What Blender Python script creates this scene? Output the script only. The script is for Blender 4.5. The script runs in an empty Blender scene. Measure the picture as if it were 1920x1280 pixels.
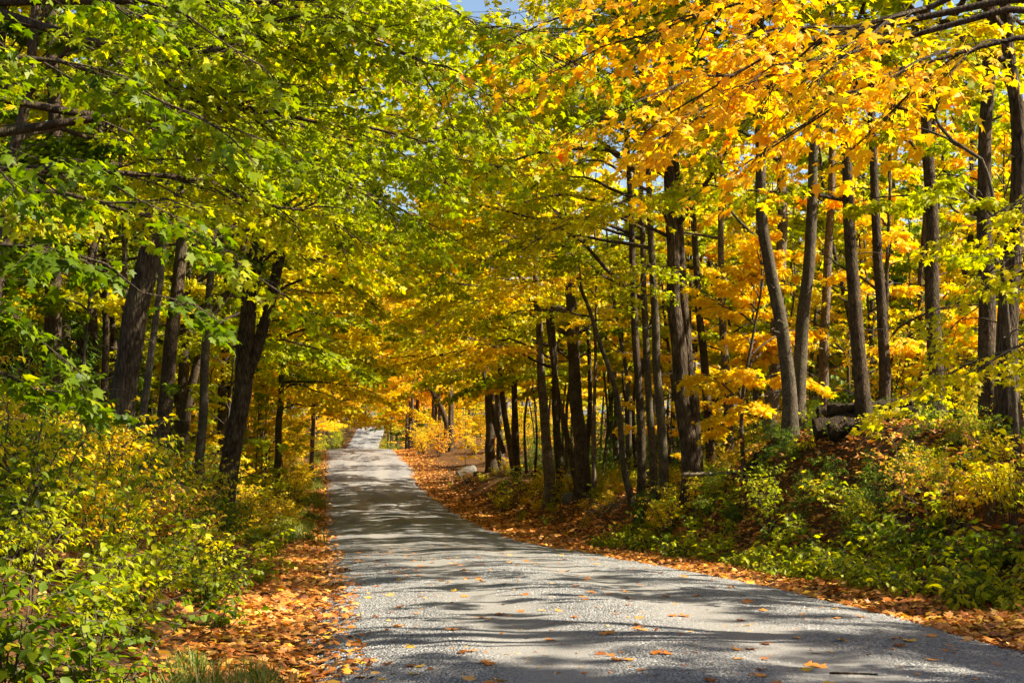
import bpy, math
import numpy as np

# ------------------------------------------------------------------ camera, sky, sun, exposure
SC = bpy.context.scene
COL = SC.collection
cam_d = bpy.data.cameras.new('camera'); cam = bpy.data.objects.new('camera', cam_d); COL.objects.link(cam)
cam_d.sensor_width = 36.0; cam_d.lens = 50.0; cam_d.clip_start = 0.1; cam_d.clip_end = 3000.0
cam.location = (0.0, 0.0, 1.75)
cam.rotation_euler = (math.radians(93.005), 0.0, math.radians(-7.4))
SC.camera = cam
SUN_ELEV, SUN_AZ = math.radians(42.0), math.radians(104.0)       # azimuth clockwise from +Y
world = bpy.data.worlds.new('World'); SC.world = world; world.use_nodes = True
_n = world.node_tree.nodes; _bg = _n['Background']
_sky = _n.new('ShaderNodeTexSky'); _sky.sky_type = 'NISHITA'; _sky.sun_disc = False
_sky.sun_elevation = SUN_ELEV; _sky.sun_rotation = SUN_AZ; _sky.air_density = 1.0; _sky.dust_density = 1.2
world.node_tree.links.new(_sky.outputs[0], _bg.inputs[0]); _bg.inputs[1].default_value = 0.06
sun_d = bpy.data.lights.new('sun', 'SUN'); sun_d.energy = 5.0; sun_d.angle = math.radians(0.55); sun_d.color = (1.0, 0.90, 0.70)
sun = bpy.data.objects.new('sun', sun_d); COL.objects.link(sun)
sun.rotation_euler = (math.radians(90) - SUN_ELEV, 0.0, math.pi - SUN_AZ)
sun.location = (40, -5, 40)
VS = SC.view_settings
VS.view_transform = 'Standard'; VS.look = 'None'; VS.exposure = 1.72; VS.gamma = 1.0; VS.use_curve_mapping = False
SC.display_settings.display_device = 'sRGB'
SC.render.engine = 'CYCLES'
CY = SC.cycles
CY.max_bounces = 6; CY.diffuse_bounces = 5; CY.glossy_bounces = 1; CY.transmission_bounces = 5; CY.transparent_max_bounces = 2
CY.use_adaptive_sampling = True; CY.adaptive_threshold = 0.03
CY.caustics_reflective = False; CY.caustics_refractive = False
CY.sample_clamp_indirect = 6.0
CY.debug_use_spatial_splits = True
CY.use_denoising = True
try:
    CY.denoiser = 'OPENIMAGEDENOISE'; CY.denoising_input_passes = 'RGB_ALBEDO_NORMAL'
except Exception:
    pass

RNG = np.random.default_rng(20)

# measured positions in metres: x across the road, y along it, z up
TREES = [
 {'label': 'thick straight dark trunk, first big tree at the left edge of the woods', 'stems': [[(-5.19, 27.9, 1.25), (-5.19, 27.9, 2.56), (-5.19, 27.9, 4.39), (-5.17, 27.9, 6.64), (-5.28, 27.91, 8.5)]], 'r': [0.213], 'H': 17, 'pal': 'green', 'bark': 'brown', 'cb': 3.6, 'nl': 12, 'll': 4.5, 'side': -1, 'D': 27},
 {'label': 'stout leaning maple with deeply furrowed bark and flared base on left bank', 'stems': [[(-3.55, 23.65, 0.55), (-3.34, 23.63, 1.92), (-3.12, 23.6, 3.13), (-2.81, 23.56, 4.43), (-2.69, 23.54, 5.92), (-2.64, 23.54, 7.24)]], 'r': [0.25], 'H': 17, 'pal': 'lime', 'bark': 'furrow', 'cb': 3.4, 'nl': 13, 'll': 5.0, 'side': -1, 'D': 23, 'limbs': [[(-2.65, 23.54, 6.8), (-1.6, 23.1, 7.51), (-0.49, 22.65, 7.61), (0.68, 22.2, 7.28), (1.5, 21.79, 6.7)], [(-2.69, 23.54, 5.92), (-1.68, 23.11, 6.38), (-0.65, 22.67, 6.41), (0.28, 22.25, 6.01), (0.93, 21.86, 5.45)], [(-2.64, 23.54, 7.24), (-1.44, 23.08, 8.21), (0.01, 22.59, 8.47), (1.35, 22.11, 8.04), (2.15, 21.7, 7.54)]]},
 {'label': 'thin bowed grey sapling just right of the stout furrowed maple', 'stems': [[(-2.95, 22.57, 0.48), (-2.82, 22.55, 1.67), (-2.73, 22.54, 2.57), (-2.61, 22.52, 3.57), (-2.5, 22.51, 4.73), (-2.43, 22.5, 5.74)]], 'r': [0.07], 'H': 9, 'pal': 'lime', 'bark': 'grey', 'cb': 3.2, 'nl': 8, 'll': 2.2, 'side': -1, 'D': 22},
 {'label': 'medium brown trunk standing between the bowed sapling and the double-trunk tree', 'stems': [[(-3.26, 28.66, 0.24), (-3.17, 28.65, 1.75), (-3.05, 28.63, 3.22), (-2.9, 28.61, 4.7), (-2.79, 28.6, 6.5)]], 'r': [0.179], 'H': 14, 'pal': 'green', 'bark': 'brown', 'cb': 4.0, 'nl': 9, 'll': 4.0, 'side': -1, 'D': 28},
 {'label': 'slender straight dark trunk close to the double-trunk tree', 'stems': [[(-2.67, 30.6, -0.1), (-2.6, 30.59, 1.97), (-2.51, 30.58, 3.78), (-2.42, 30.57, 5.59)]], 'r': [0.118], 'H': 13, 'pal': 'lime', 'bark': 'grey', 'cb': 4.0, 'nl': 8, 'll': 3.6, 'side': -1, 'D': 30},
 {'label': 'double-trunk tree forking low, last big tree beside the left verge', 'stems': [[(-2.37, 33.59, -0.28), (-2.17, 33.56, 1.13), (-2.0, 33.54, 2.24), (-1.92, 33.53, 3.48), (-1.76, 33.51, 4.48), (-1.43, 33.46, 6.73), (-1.2, 33.43, 8.36)], [(-2.0, 33.54, 2.24), (-1.65, 33.49, 3.23), (-1.35, 33.45, 4.35), (-1.08, 33.42, 5.97), (-0.95, 33.4, 7.73)]], 'r': [0.272, 0.186], 'H': 16, 'pal': 'yellow_green', 'bark': 'furrow', 'cb': 4.6, 'nl': 12, 'll': 5.0, 'side': -1, 'D': 33, 'limbs': [[(-1.19, 33.43, 7.73), (0.28, 32.94, 8.55), (1.74, 32.45, 8.36), (2.93, 31.99, 7.57)], [(-1.33, 33.45, 6.22), (-0.2, 33.0, 6.8), (1.26, 32.51, 6.51), (2.21, 32.08, 5.74)], [(-1.07, 33.42, 8.36), (0.4, 32.92, 9.68), (2.22, 32.38, 9.85), (3.65, 31.9, 9.28)], [(-1.41, 33.46, 4.48), (-0.43, 33.03, 4.95), (0.55, 32.6, 4.67), (1.38, 32.19, 3.92)]]},
 {'label': 'pale smooth slim trunk half hidden behind the stout furrowed maple', 'stems': [[(-4.04, 29.77, 0.45), (-4.07, 29.77, 2.62), (-4.12, 29.78, 4.58), (-4.25, 29.79, 7.01), (-4.29, 29.8, 8.33)]], 'r': [0.087], 'H': 12, 'pal': 'lime', 'bark': 'pale', 'cb': 5, 'nl': 6, 'll': 3, 'side': -1, 'D': 29},
 {'label': 'dark slanting trunk cut by the left picture edge', 'stems': [[(-4.85, 20.8, 1.45), (-4.66, 20.77, 3.4), (-4.5, 20.75, 4.61), (-4.44, 20.74, 5.37), (-4.2, 20.71, 6.9)]], 'r': [0.113], 'H': 14, 'pal': 'green', 'bark': 'brown', 'cb': 3.6, 'nl': 9, 'll': 4.0, 'side': -1, 'D': 20},
 {'label': 'dim dark trunk in the shade between the two thickest left trees', 'stems': [[(-5.51, 35.0, 0.48), (-5.51, 35.0, 2.77), (-5.63, 35.02, 5.33)]], 'r': [0.166], 'H': 14, 'pal': 'green', 'bark': 'brown', 'cb': 4, 'nl': 8, 'll': 4, 'side': -1, 'D': 34},
 {'label': 'dim trunk just left of the first thick straight tree, deep in shade', 'stems': [[(-7.64, 37.3, 0.67), (-7.65, 37.3, 3.91), (-7.63, 37.29, 7.18)]], 'r': [0.149], 'H': 14, 'pal': 'green', 'bark': 'brown', 'cb': 4, 'nl': 8, 'll': 4, 'side': -1, 'D': 36},
 {'label': 'leaning dark trunk behind the slender straight one', 'stems': [[(-4.03, 40.86, -0.49), (-3.88, 40.84, 2.05), (-3.27, 40.76, 4.45), (-2.61, 40.68, 5.66)]], 'r': [0.165], 'H': 12, 'pal': 'yellow_green', 'bark': 'brown', 'cb': 4, 'nl': 8, 'll': 4, 'side': -1, 'D': 40},
 {'label': 'slim trunk on left verge where the golden thicket begins', 'stems': [[(-1.99, 58.75, -0.41), (-1.9, 58.73, 2.18), (-1.82, 58.72, 4.79), (-2.02, 58.75, 7.86)]], 'r': [0.174], 'H': 15, 'pal': 'yellow', 'bark': 'grey', 'cb': 4.0, 'nl': 12, 'll': 5, 'side': -1, 'D': 58},
 {'label': 'paired thin trunk above the far left verge near the crest', 'stems': [[(-0.87, 84.82, 0.02), (-0.79, 84.81, 2.06), (-0.68, 84.79, 4.27), (-0.92, 84.83, 7.42)]], 'r': [0.158], 'H': 15, 'pal': 'gold', 'bark': 'grey', 'cb': 4.5, 'nl': 13, 'll': 5.5, 'side': -1, 'D': 84},
 {'label': 'dark leaning tree overhanging the far verge past the side clearing', 'stems': [[(9.35, 111.73, 0.91), (8.81, 111.8, 2.59), (7.76, 111.93, 4.48), (6.51, 112.1, 5.95)]], 'r': [0.273], 'H': 13, 'pal': 'gold', 'bark': 'brown', 'cb': 5, 'nl': 12, 'll': 6, 'side': 1, 'D': 112},
 {'label': 'thick dark trunk beside the rocks at the side clearing', 'stems': [[(9.18, 79.48, -1.38), (9.06, 79.5, 1.15), (8.88, 79.52, 4.15), (8.66, 79.55, 7.15)]], 'r': [0.33], 'H': 16, 'pal': 'yellow_green', 'bark': 'brown', 'cb': 5, 'nl': 13, 'll': 6, 'side': 1, 'D': 80},
 {'label': 'forked leaning trunk next to the thick dark trunk at the clearing', 'stems': [[(9.75, 73.36, -2.25), (9.48, 73.39, -0.18), (9.12, 73.44, 2.3), (8.84, 73.47, 4.52), (8.7, 73.49, 7.86)], [(9.12, 73.44, -0.18), (8.71, 73.49, 1.2), (8.16, 73.56, 3.41), (7.93, 73.59, 5.08)]], 'r': [0.208, 0.153], 'H': 16, 'pal': 'yellow', 'bark': 'grey', 'cb': 5, 'nl': 12, 'll': 5.5, 'side': 1, 'D': 74},
 {'label': 'sunlit shaggy pale trunk standing straight in the right row', 'stems': [[(8.06, 51.39, -1.54), (7.93, 51.41, 0.78), (7.74, 51.43, 3.31), (7.63, 51.45, 5.26), (7.48, 51.47, 8.8)]], 'r': [0.234], 'H': 17, 'pal': 'yellow_green', 'bark': 'pale', 'cb': 5.5, 'nl': 13, 'll': 6, 'side': 1, 'D': 52, 'limbs': [[(7.63, 51.45, 5.26), (6.08, 51.34, 6.41), (4.51, 51.25, 6.19), (3.15, 51.12, 5.2)], [(7.55, 51.46, 7.23), (5.5, 51.42, 9.15), (3.54, 51.37, 8.91), (2.0, 51.27, 7.9)]]},
 {'label': 'dark trunk directly right of the sunlit shaggy one', 'stems': [[(8.65, 52.32, -1.61), (8.5, 52.34, 0.76), (8.4, 52.35, 3.34), (8.29, 52.37, 6.93)]], 'r': [0.169], 'H': 15, 'pal': 'yellow_green', 'bark': 'brown', 'cb': 5, 'nl': 10, 'll': 5, 'side': 1, 'D': 53},
 {'label': 'thin dark trunk leaning left in front of the thick rounded trunk', 'stems': [[(9.02, 50.26, -1.71), (8.69, 50.3, 0.23), (8.42, 50.33, 1.56), (8.09, 50.38, 3.28)]], 'r': [0.124], 'H': 12, 'pal': 'yellow', 'bark': 'brown', 'cb': 4.5, 'nl': 8, 'll': 4, 'side': 1, 'D': 51},
 {'label': 'thick rounded brown trunk leaning slightly left in the right row', 'stems': [[(8.67, 47.28, -1.56), (8.5, 47.3, 0.32), (8.29, 47.33, 2.29), (8.15, 47.34, 4.99)]], 'r': [0.288], 'H': 16, 'pal': 'yellow_green', 'bark': 'brown', 'cb': 5.2, 'nl': 12, 'll': 6, 'side': 1, 'D': 48, 'limbs': [[(8.18, 47.34, 4.63), (6.5, 47.26, 5.69), (4.69, 47.19, 5.49), (3.26, 47.07, 4.58)], [(8.15, 47.34, 6.44), (6.14, 47.3, 7.86), (4.33, 47.24, 7.82), (2.72, 47.14, 7.07)]]},
 {'label': 'very thin straight pale pole right of the thick rounded trunk', 'stems': [[(8.55, 45.28, -1.42), (8.55, 45.28, 1.41), (8.6, 45.27, 3.99), (8.64, 45.26, 6.59)]], 'r': [0.078], 'H': 11, 'pal': 'yellow', 'bark': 'pale', 'cb': 4.2, 'nl': 7, 'll': 3, 'side': 1, 'D': 46},
 {'label': 'thin crooked sapling bowing left over the brush pile', 'stems': [[(8.13, 37.26, -1.15), (7.92, 37.29, 0.05), (7.78, 37.31, 1.18), (7.65, 37.33, 2.32), (7.27, 37.37, 3.6), (6.95, 37.42, 4.6), (6.67, 37.45, 5.32)]], 'r': [0.1], 'H': 8.5, 'pal': 'lime', 'bark': 'grey', 'cb': 4.5, 'nl': 8, 'll': 3.0, 'side': 1, 'D': 38},
 {'label': 'dark slim trunk, first of the tight clump of poles', 'stems': [[(7.62, 34.3, -0.79), (7.65, 34.3, 0.84), (7.58, 34.31, 2.8), (7.49, 34.32, 5.04), (7.45, 34.33, 6.76)]], 'r': [0.125], 'H': 15, 'pal': 'yellow_green', 'bark': 'brown', 'cb': 5, 'nl': 9, 'll': 4.5, 'side': 1, 'D': 35},
 {'label': 'middle pole of the tight clump, slightly lighter bark', 'stems': [[(8.18, 35.24, -0.73), (8.14, 35.25, 1.21), (8.01, 35.26, 3.5), (7.94, 35.27, 5.81), (7.87, 35.28, 7.86)]], 'r': [0.115], 'H': 15, 'pal': 'yellow_green', 'bark': 'grey', 'cb': 5, 'nl': 9, 'll': 4.5, 'side': 1, 'D': 36, 'limbs': [[(7.93, 35.27, 6.49), (6.34, 35.18, 7.27), (4.82, 35.07, 7.09), (3.47, 34.94, 6.24)], [(7.87, 35.28, 7.86), (6.21, 35.19, 9.17), (4.56, 35.11, 9.38), (2.94, 35.01, 8.78)]]},
 {'label': 'smooth pole on the right of the tight clump', 'stems': [[(7.98, 33.25, -0.66), (7.91, 33.26, 1.24), (7.8, 33.27, 3.41), (7.71, 33.28, 5.33), (7.63, 33.3, 7.26)]], 'r': [0.128], 'H': 15, 'pal': 'lime', 'bark': 'grey', 'cb': 5, 'nl': 9, 'll': 4.5, 'side': 1, 'D': 34, 'limbs': [[(7.64, 33.29, 7.13), (6.36, 33.16, 7.86), (5.18, 33.01, 7.42), (4.26, 32.82, 6.74)]]},
 {'label': 'heavy dark trunk with leaning partner rising right of the pole clump', 'stems': [[(8.12, 31.21, -0.69), (8.04, 31.22, 0.91), (7.88, 31.24, 2.71), (7.77, 31.26, 4.39), (7.69, 31.27, 6.33), (7.67, 31.27, 8.77)], [(8.29, 31.19, 0.32), (8.16, 31.21, 1.99), (8.03, 31.23, 3.43), (7.89, 31.24, 5.36), (7.81, 31.25, 7.18)]], 'r': [0.24, 0.144], 'H': 17, 'pal': 'yellow_green', 'bark': 'furrow', 'cb': 5.4, 'nl': 12, 'll': 5, 'side': 1, 'D': 32, 'limbs': [[(7.69, 31.27, 7.18), (6.1, 31.17, 7.74), (4.52, 31.08, 7.56), (3.19, 30.95, 6.91), (2.35, 30.75, 6.16)], [(7.67, 31.27, 8.77), (5.99, 31.19, 9.56), (4.28, 31.11, 9.72), (2.84, 30.99, 9.17), (1.88, 30.81, 8.51)], [(7.73, 31.26, 5.72), (6.34, 31.14, 6.29), (4.98, 31.02, 5.89), (4.01, 30.84, 5.14)]]},
 {'label': 'brown trunk behind the heavy dark trunk, leaning right', 'stems': [[(10.17, 37.0, -0.23), (10.09, 37.01, 1.75), (9.96, 37.03, 3.46), (9.79, 37.05, 5.46)]], 'r': [0.143], 'H': 14, 'pal': 'yellow', 'bark': 'brown', 'cb': 5, 'nl': 9, 'll': 4, 'side': 1, 'D': 38},
 {'label': 'slim light trunk behind the sunlit orange spray of leaves', 'stems': [[(10.13, 34.99, 0.27), (10.07, 34.99, 2.02), (9.96, 35.01, 3.91), (9.91, 35.02, 5.81), (9.9, 35.02, 7.86)]], 'r': [0.128], 'H': 14, 'pal': 'yellow_green', 'bark': 'pale', 'cb': 5.5, 'nl': 9, 'll': 4, 'side': 1, 'D': 36},
 {'label': 'thin straight dark pole left of the sunlit pale trunk', 'stems': [[(11.93, 38.79, 0.26), (11.93, 38.79, 2.35), (12.01, 38.78, 4.45), (12.04, 38.77, 7.48)]], 'r': [0.098], 'H': 13, 'pal': 'yellow', 'bark': 'grey', 'cb': 5.5, 'nl': 8, 'll': 4, 'side': 1, 'D': 40},
 {'label': 'sunlit pale tan trunk left of the mound, bright in sun', 'stems': [[(10.15, 31.96, 0.74), (10.23, 31.95, 1.75), (10.33, 31.94, 3.23), (10.43, 31.92, 4.98), (10.53, 31.91, 7.35), (10.58, 31.9, 9.62)]], 'r': [0.186], 'H': 16, 'pal': 'yellow_green', 'bark': 'pale', 'cb': 6.5, 'nl': 10, 'll': 4.5, 'side': 1, 'D': 33},
 {'label': 'grey trunk on the mound leaning left with a flared stump base', 'stems': [[(8.75, 26.09, 1.4), (8.68, 26.1, 2.36), (8.53, 26.12, 3.57), (8.38, 26.14, 4.69), (8.24, 26.16, 5.41), (8.14, 26.17, 7.16)]], 'r': [0.162], 'H': 15, 'pal': 'lime', 'bark': 'grey', 'cb': 5.5, 'nl': 9, 'll': 4.5, 'side': 1, 'D': 27},
 {'label': 'smooth grey trunk leaning right behind the rotten log', 'stems': [[(9.18, 27.04, 1.8), (9.25, 27.03, 2.69), (9.37, 27.02, 4.27), (9.5, 27.0, 5.97), (9.6, 26.99, 7.89)]], 'r': [0.163], 'H': 16, 'pal': 'lime', 'bark': 'grey', 'cb': 6, 'nl': 9, 'll': 4.5, 'side': 1, 'D': 28},
 {'label': 'light grey trunk with dark moss at its foot behind the log', 'stems': [[(10.73, 29.87, 1.81), (10.72, 29.87, 2.91), (10.79, 29.86, 4.31), (10.91, 29.84, 6.19), (11.0, 29.83, 7.96)]], 'r': [0.128], 'H': 15, 'pal': 'yellow_green', 'bark': 'pale', 'cb': 6.5, 'nl': 9, 'll': 4.5, 'side': 1, 'D': 31},
 {'label': 'leaning brown trunk on top of the mound just right of the log', 'stems': [[(9.42, 23.99, 1.56), (9.32, 24.0, 2.59), (9.22, 24.01, 3.82), (9.13, 24.02, 5.14), (9.09, 24.03, 6.66), (8.96, 24.05, 8.19)]], 'r': [0.145], 'H': 16, 'pal': 'lime', 'bark': 'brown', 'cb': 6, 'nl': 10, 'll': 4.5, 'side': 1, 'D': 25, 'limbs': [[(9.04, 24.04, 5.6), (7.99, 23.87, 5.62), (7.07, 23.69, 5.69), (6.17, 23.5, 5.7), (5.83, 23.24, 5.59)]]},
 {'label': 'dark straight trunk right behind the leaning brown one', 'stems': [[(10.5, 25.86, 1.7), (10.46, 25.87, 3.07), (10.42, 25.87, 4.39), (10.37, 25.88, 6.03), (10.3, 25.89, 7.88)]], 'r': [0.127], 'H': 16, 'pal': 'lime', 'bark': 'brown', 'cb': 6.2, 'nl': 9, 'll': 4.5, 'side': 1, 'D': 27},
 {'label': 'thin dark trunk touching the left side of the tall brown trunk', 'stems': [[(12.8, 29.6, 1.98), (12.85, 29.59, 3.61), (12.89, 29.59, 5.25), (13.12, 29.56, 7.37), (13.33, 29.53, 9.74)]], 'r': [0.076], 'H': 14, 'pal': 'yellow_green', 'bark': 'brown', 'cb': 6, 'nl': 8, 'll': 4, 'side': 1, 'D': 31},
 {'label': 'tall brown trunk with knots, standing alone right of the mound top', 'stems': [[(10.19, 22.88, 1.66), (10.15, 22.88, 3.01), (10.15, 22.88, 4.28), (10.14, 22.88, 5.64), (10.08, 22.89, 7.02), (10.11, 22.89, 8.3)]], 'r': [0.162], 'H': 17, 'pal': 'lime', 'bark': 'brown', 'cb': 6.4, 'nl': 10, 'll': 4.5, 'side': 1, 'D': 24},
 {'label': 'dark thick trunk, left one of the pair at the right picture edge', 'stems': [[(9.69, 19.92, 1.36), (9.66, 19.92, 2.54), (9.65, 19.92, 3.8), (9.69, 19.92, 5.32), (9.73, 19.91, 6.76), (9.82, 19.9, 7.97)]], 'r': [0.165], 'H': 16, 'pal': 'yellow_green', 'bark': 'brown', 'cb': 5.6, 'nl': 9, 'll': 4.0, 'side': 1, 'D': 21},
 {'label': 'broad shaggy trunk, right one of the pair at the right picture edge', 'stems': [[(9.26, 18.46, 1.24), (9.24, 18.46, 2.33), (9.28, 18.46, 3.51), (9.39, 18.44, 4.69), (9.46, 18.43, 5.66), (9.39, 18.44, 6.63), (9.34, 18.45, 7.53)]], 'r': [0.183], 'H': 16, 'pal': 'yellow_green', 'bark': 'furrow', 'cb': 5.0, 'nl': 10, 'll': 4.0, 'side': 1, 'D': 19.5},
 {'label': 'thin crooked sapling curving in front of the paired edge trunks', 'stems': [[(8.87, 17.5, 1.61), (8.8, 17.51, 2.72), (8.74, 17.52, 3.56), (8.67, 17.53, 4.4), (8.5, 17.55, 5.1), (8.21, 17.59, 5.28), (7.97, 17.62, 5.53), (7.86, 17.63, 5.77)]], 'r': [0.038], 'H': 6.5, 'pal': 'lime', 'bark': 'grey', 'cb': 2.2, 'nl': 7, 'll': 1.6, 'side': 1, 'D': 18.5},
]
LIMBS = {
 'left': [[(-3.49, 9.53, 3.28), (-2.79, 9.56, 3.4), (-2.21, 9.61, 3.43), (-1.64, 9.67, 3.34), (-1.27, 9.74, 3.18)], [(-3.48, 9.53, 2.7), (-2.76, 9.48, 2.87), (-2.09, 9.45, 2.88), (-1.59, 9.43, 2.78), (-1.22, 9.44, 2.58)], [(-3.27, 9.0, 2.2), (-2.68, 9.05, 2.37), (-2.3, 9.12, 2.41), (-2.03, 9.21, 2.35), (-1.82, 9.31, 2.22)], [(-3.94, 10.6, 4.1), (-3.15, 10.75, 4.31), (-2.2, 10.87, 4.42), (-1.53, 11.04, 4.27), (-0.9, 11.21, 4.0)], [(-3.95, 10.6, 4.64), (-3.13, 10.62, 4.83), (-2.16, 10.62, 4.87), (-1.25, 10.62, 4.74), (-0.78, 10.69, 4.5)], [(-4.31, 11.65, 3.49), (-3.23, 11.76, 3.57), (-2.14, 11.87, 3.53), (-1.26, 12.01, 3.34), (-0.88, 12.21, 3.1)], [(-3.68, 10.06, 1.82), (-3.09, 9.98, 1.96), (-2.59, 9.92, 2.07), (-2.24, 9.87, 2.07), (-1.96, 9.83, 1.96)]],
 'left_tall': [[(-2.65, 14.46, 6.76), (-1.67, 14.33, 5.3), (-0.78, 14.22, 5.57), (0.11, 14.1, 5.84), (1.06, 13.98, 5.74)], [(-2.94, 14.5, 5.57), (-2.45, 14.69, 5.15), (-1.52, 14.82, 5.49), (-0.55, 14.94, 5.95), (-0.11, 15.14, 6.31)], [(-2.8, 15.49, 4.93), (-1.47, 15.57, 5.1), (-0.1, 15.64, 4.97), (0.85, 15.77, 4.9), (1.46, 15.94, 4.65)], [(-2.43, 14.43, 6.44), (-1.06, 14.38, 5.93), (0.12, 14.35, 5.59), (0.88, 14.38, 5.34), (1.43, 14.44, 5.1)], [(-2.44, 14.43, 6.87), (-0.73, 14.09, 6.29), (0.73, 13.77, 5.88), (1.55, 13.54, 5.47), (2.15, 13.33, 5.23)], [(-2.51, 16.46, 5.75), (-1.32, 16.56, 4.94), (-0.35, 16.68, 4.68), (0.4, 16.84, 4.4), (0.92, 17.02, 4.05)], [(-2.62, 16.47, 4.77), (-1.74, 16.61, 4.51), (-0.9, 16.76, 4.24), (-0.16, 16.91, 4.15), (0.28, 17.11, 3.93)]],
 'right': [[(6.67, 9.72, 5.18), (5.46, 10.01, 5.06), (4.46, 10.26, 4.85), (3.53, 10.51, 4.59), (2.82, 10.73, 4.21)], [(6.66, 9.72, 4.86), (5.44, 10.13, 4.85), (4.48, 10.51, 4.67), (3.73, 10.86, 4.48), (3.12, 11.19, 4.21)], [(7.0, 10.18, 5.86), (5.45, 10.64, 5.6), (4.26, 11.04, 5.38), (3.37, 11.41, 5.19), (2.63, 11.76, 4.98)], [(7.93, 11.57, 5.74), (6.4, 12.03, 5.53), (5.05, 12.45, 5.35), (3.9, 12.85, 5.06), (2.91, 13.24, 4.76)], [(6.66, 9.72, 4.78), (5.66, 9.85, 4.62), (4.87, 9.96, 4.5), (4.28, 10.03, 4.34), (3.84, 10.09, 4.09)], [(7.64, 11.11, 6.61), (5.47, 11.64, 6.33), (4.07, 12.08, 5.89), (3.09, 12.46, 5.63), (2.31, 12.81, 5.5)]],
 'right_low': [[(8.56, 13.01, 3.65), (7.8, 13.36, 3.57), (7.28, 13.68, 3.39), (6.96, 13.97, 3.14), (6.8, 14.24, 2.88)], [(9.14, 13.94, 2.76), (8.33, 14.3, 2.72), (7.71, 14.63, 2.56), (7.25, 14.94, 2.4), (6.7, 15.26, 2.11)], [(9.19, 13.93, 4.58), (8.48, 14.28, 4.34), (7.98, 14.59, 4.26), (7.57, 14.9, 4.12), (7.33, 15.18, 3.92)]],
}
SPOTS = {'log_a': [(8.16, 24.15, 1.56), (9.16, 24.02, 1.51), (10.11, 23.49, 1.46)], 'log_b': [(8.43, 24.72, 1.73), (9.23, 24.72, 1.69), (10.22, 24.69, 1.56)], 'fallen': [(8.12, 27.18, 0.44), (8.48, 27.13, 0.76), (9.06, 27.56, 1.0)], 'stick': [(7.15, 28.31, 0.56), (7.71, 28.24, 0.58), (8.3, 28.17, 0.62)], 'brush': (7.96, 39.3, -0.78), 'rock1': (9.19, 91.58, -1.07), 'rock2': (8.32, 89.68, -1.34), 'rock3': (8.38, 79.58, -1.33), 'rock4': (8.27, 48.34, -1.45), 'road_stick': (3.34, 9.25, 0.06), 'sapling_or': (8.42, 28.15, 1.21), 'hill_log': (8.33, 17.07, 1.25)}


# ------------------------------------------------------------------ mesh helpers
def link(o, parent=None):
    COL.objects.link(o)
    if parent is not None: o.parent = parent
    return o

def np_mesh(name, verts, tris=None, quads=None, mats=(), attr=None, smooth=False):
    me = bpy.data.meshes.new(name)
    verts = np.asarray(verts, np.float32)
    nt = 0 if tris is None else len(tris); nq = 0 if quads is None else len(quads)
    me.vertices.add(len(verts)); me.vertices.foreach_set('co', verts.ravel())
    loops = []; starts = []; tot = 0
    if nt:
        loops.append(np.asarray(tris, np.int32).ravel()); starts.append(np.arange(nt, dtype=np.int32) * 3); tot = nt * 3
    if nq:
        loops.append(np.asarray(quads, np.int32).ravel()); starts.append(tot + np.arange(nq, dtype=np.int32) * 4)
    lp = np.concatenate(loops); st = np.concatenate(starts)
    me.loops.add(len(lp)); me.loops.foreach_set('vertex_index', lp)
    me.polygons.add(nt + nq); me.polygons.foreach_set('loop_start', st)
    if smooth: me.polygons.foreach_set('use_smooth', np.ones(nt + nq, bool))
    for m in mats: me.materials.append(m)
    if attr is not None:
        for k, v in attr.items():
            a = me.attributes.new(k, 'FLOAT', 'POINT'); a.data.foreach_set('value', np.asarray(v, np.float32))
    me.update(calc_edges=True)
    return me

def obj(name, me, parent=None, loc=None, mat=None):
    o = bpy.data.objects.new(name, me); link(o, parent)
    if loc is not None: o.location = loc
    if mat is not None: set_mat(o, mat)
    return o

def set_mat(o, mat):
    o.material_slots[0].link = 'OBJECT'; o.material_slots[0].material = mat

def tag(o, label=None, cat=None, group=None, kind=None):
    if label: o['label'] = label
    if cat: o['category'] = cat
    if group: o['group'] = group
    if kind: o['kind'] = kind
    return o

def empty(name, loc, rz=0.0, s=1.0):
    e = bpy.data.objects.new(name, None); COL.objects.link(e)
    e.location = loc; e.rotation_euler = (0, 0, rz); e.scale = (s, s, s); e.empty_display_size = 0.2
    return e

def unit(v):
    return v / np.maximum(np.linalg.norm(v, axis=-1, keepdims=True), 1e-9)

class Geo:
    """Collects vertices, triangles, quads and one value per vertex."""
    def __init__(self): self.V = []; self.T = []; self.Q = []; self.R = []; self.n = 0
    def add(self, v, t=None, q=None, r=None):
        v = np.asarray(v, np.float32).reshape(-1, 3)
        if t is not None and len(t): self.T.append(np.asarray(t, np.int64).reshape(-1, 3) + self.n)
        if q is not None and len(q): self.Q.append(np.asarray(q, np.int64).reshape(-1, 4) + self.n)
        self.V.append(v); self.R.append(np.zeros(len(v), np.float32) if r is None else np.asarray(r, np.float32).ravel())
        self.n += len(v)
    def mesh(self, name, mats=(), origin=(0, 0, 0), smooth=False, attr=True):
        v = np.concatenate(self.V) - np.asarray(origin, np.float32)
        t = np.concatenate(self.T) if self.T else None
        q = np.concatenate(self.Q) if self.Q else None
        return np_mesh(name, v, t, q, mats, {'r': np.concatenate(self.R)} if attr else None, smooth)

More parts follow.
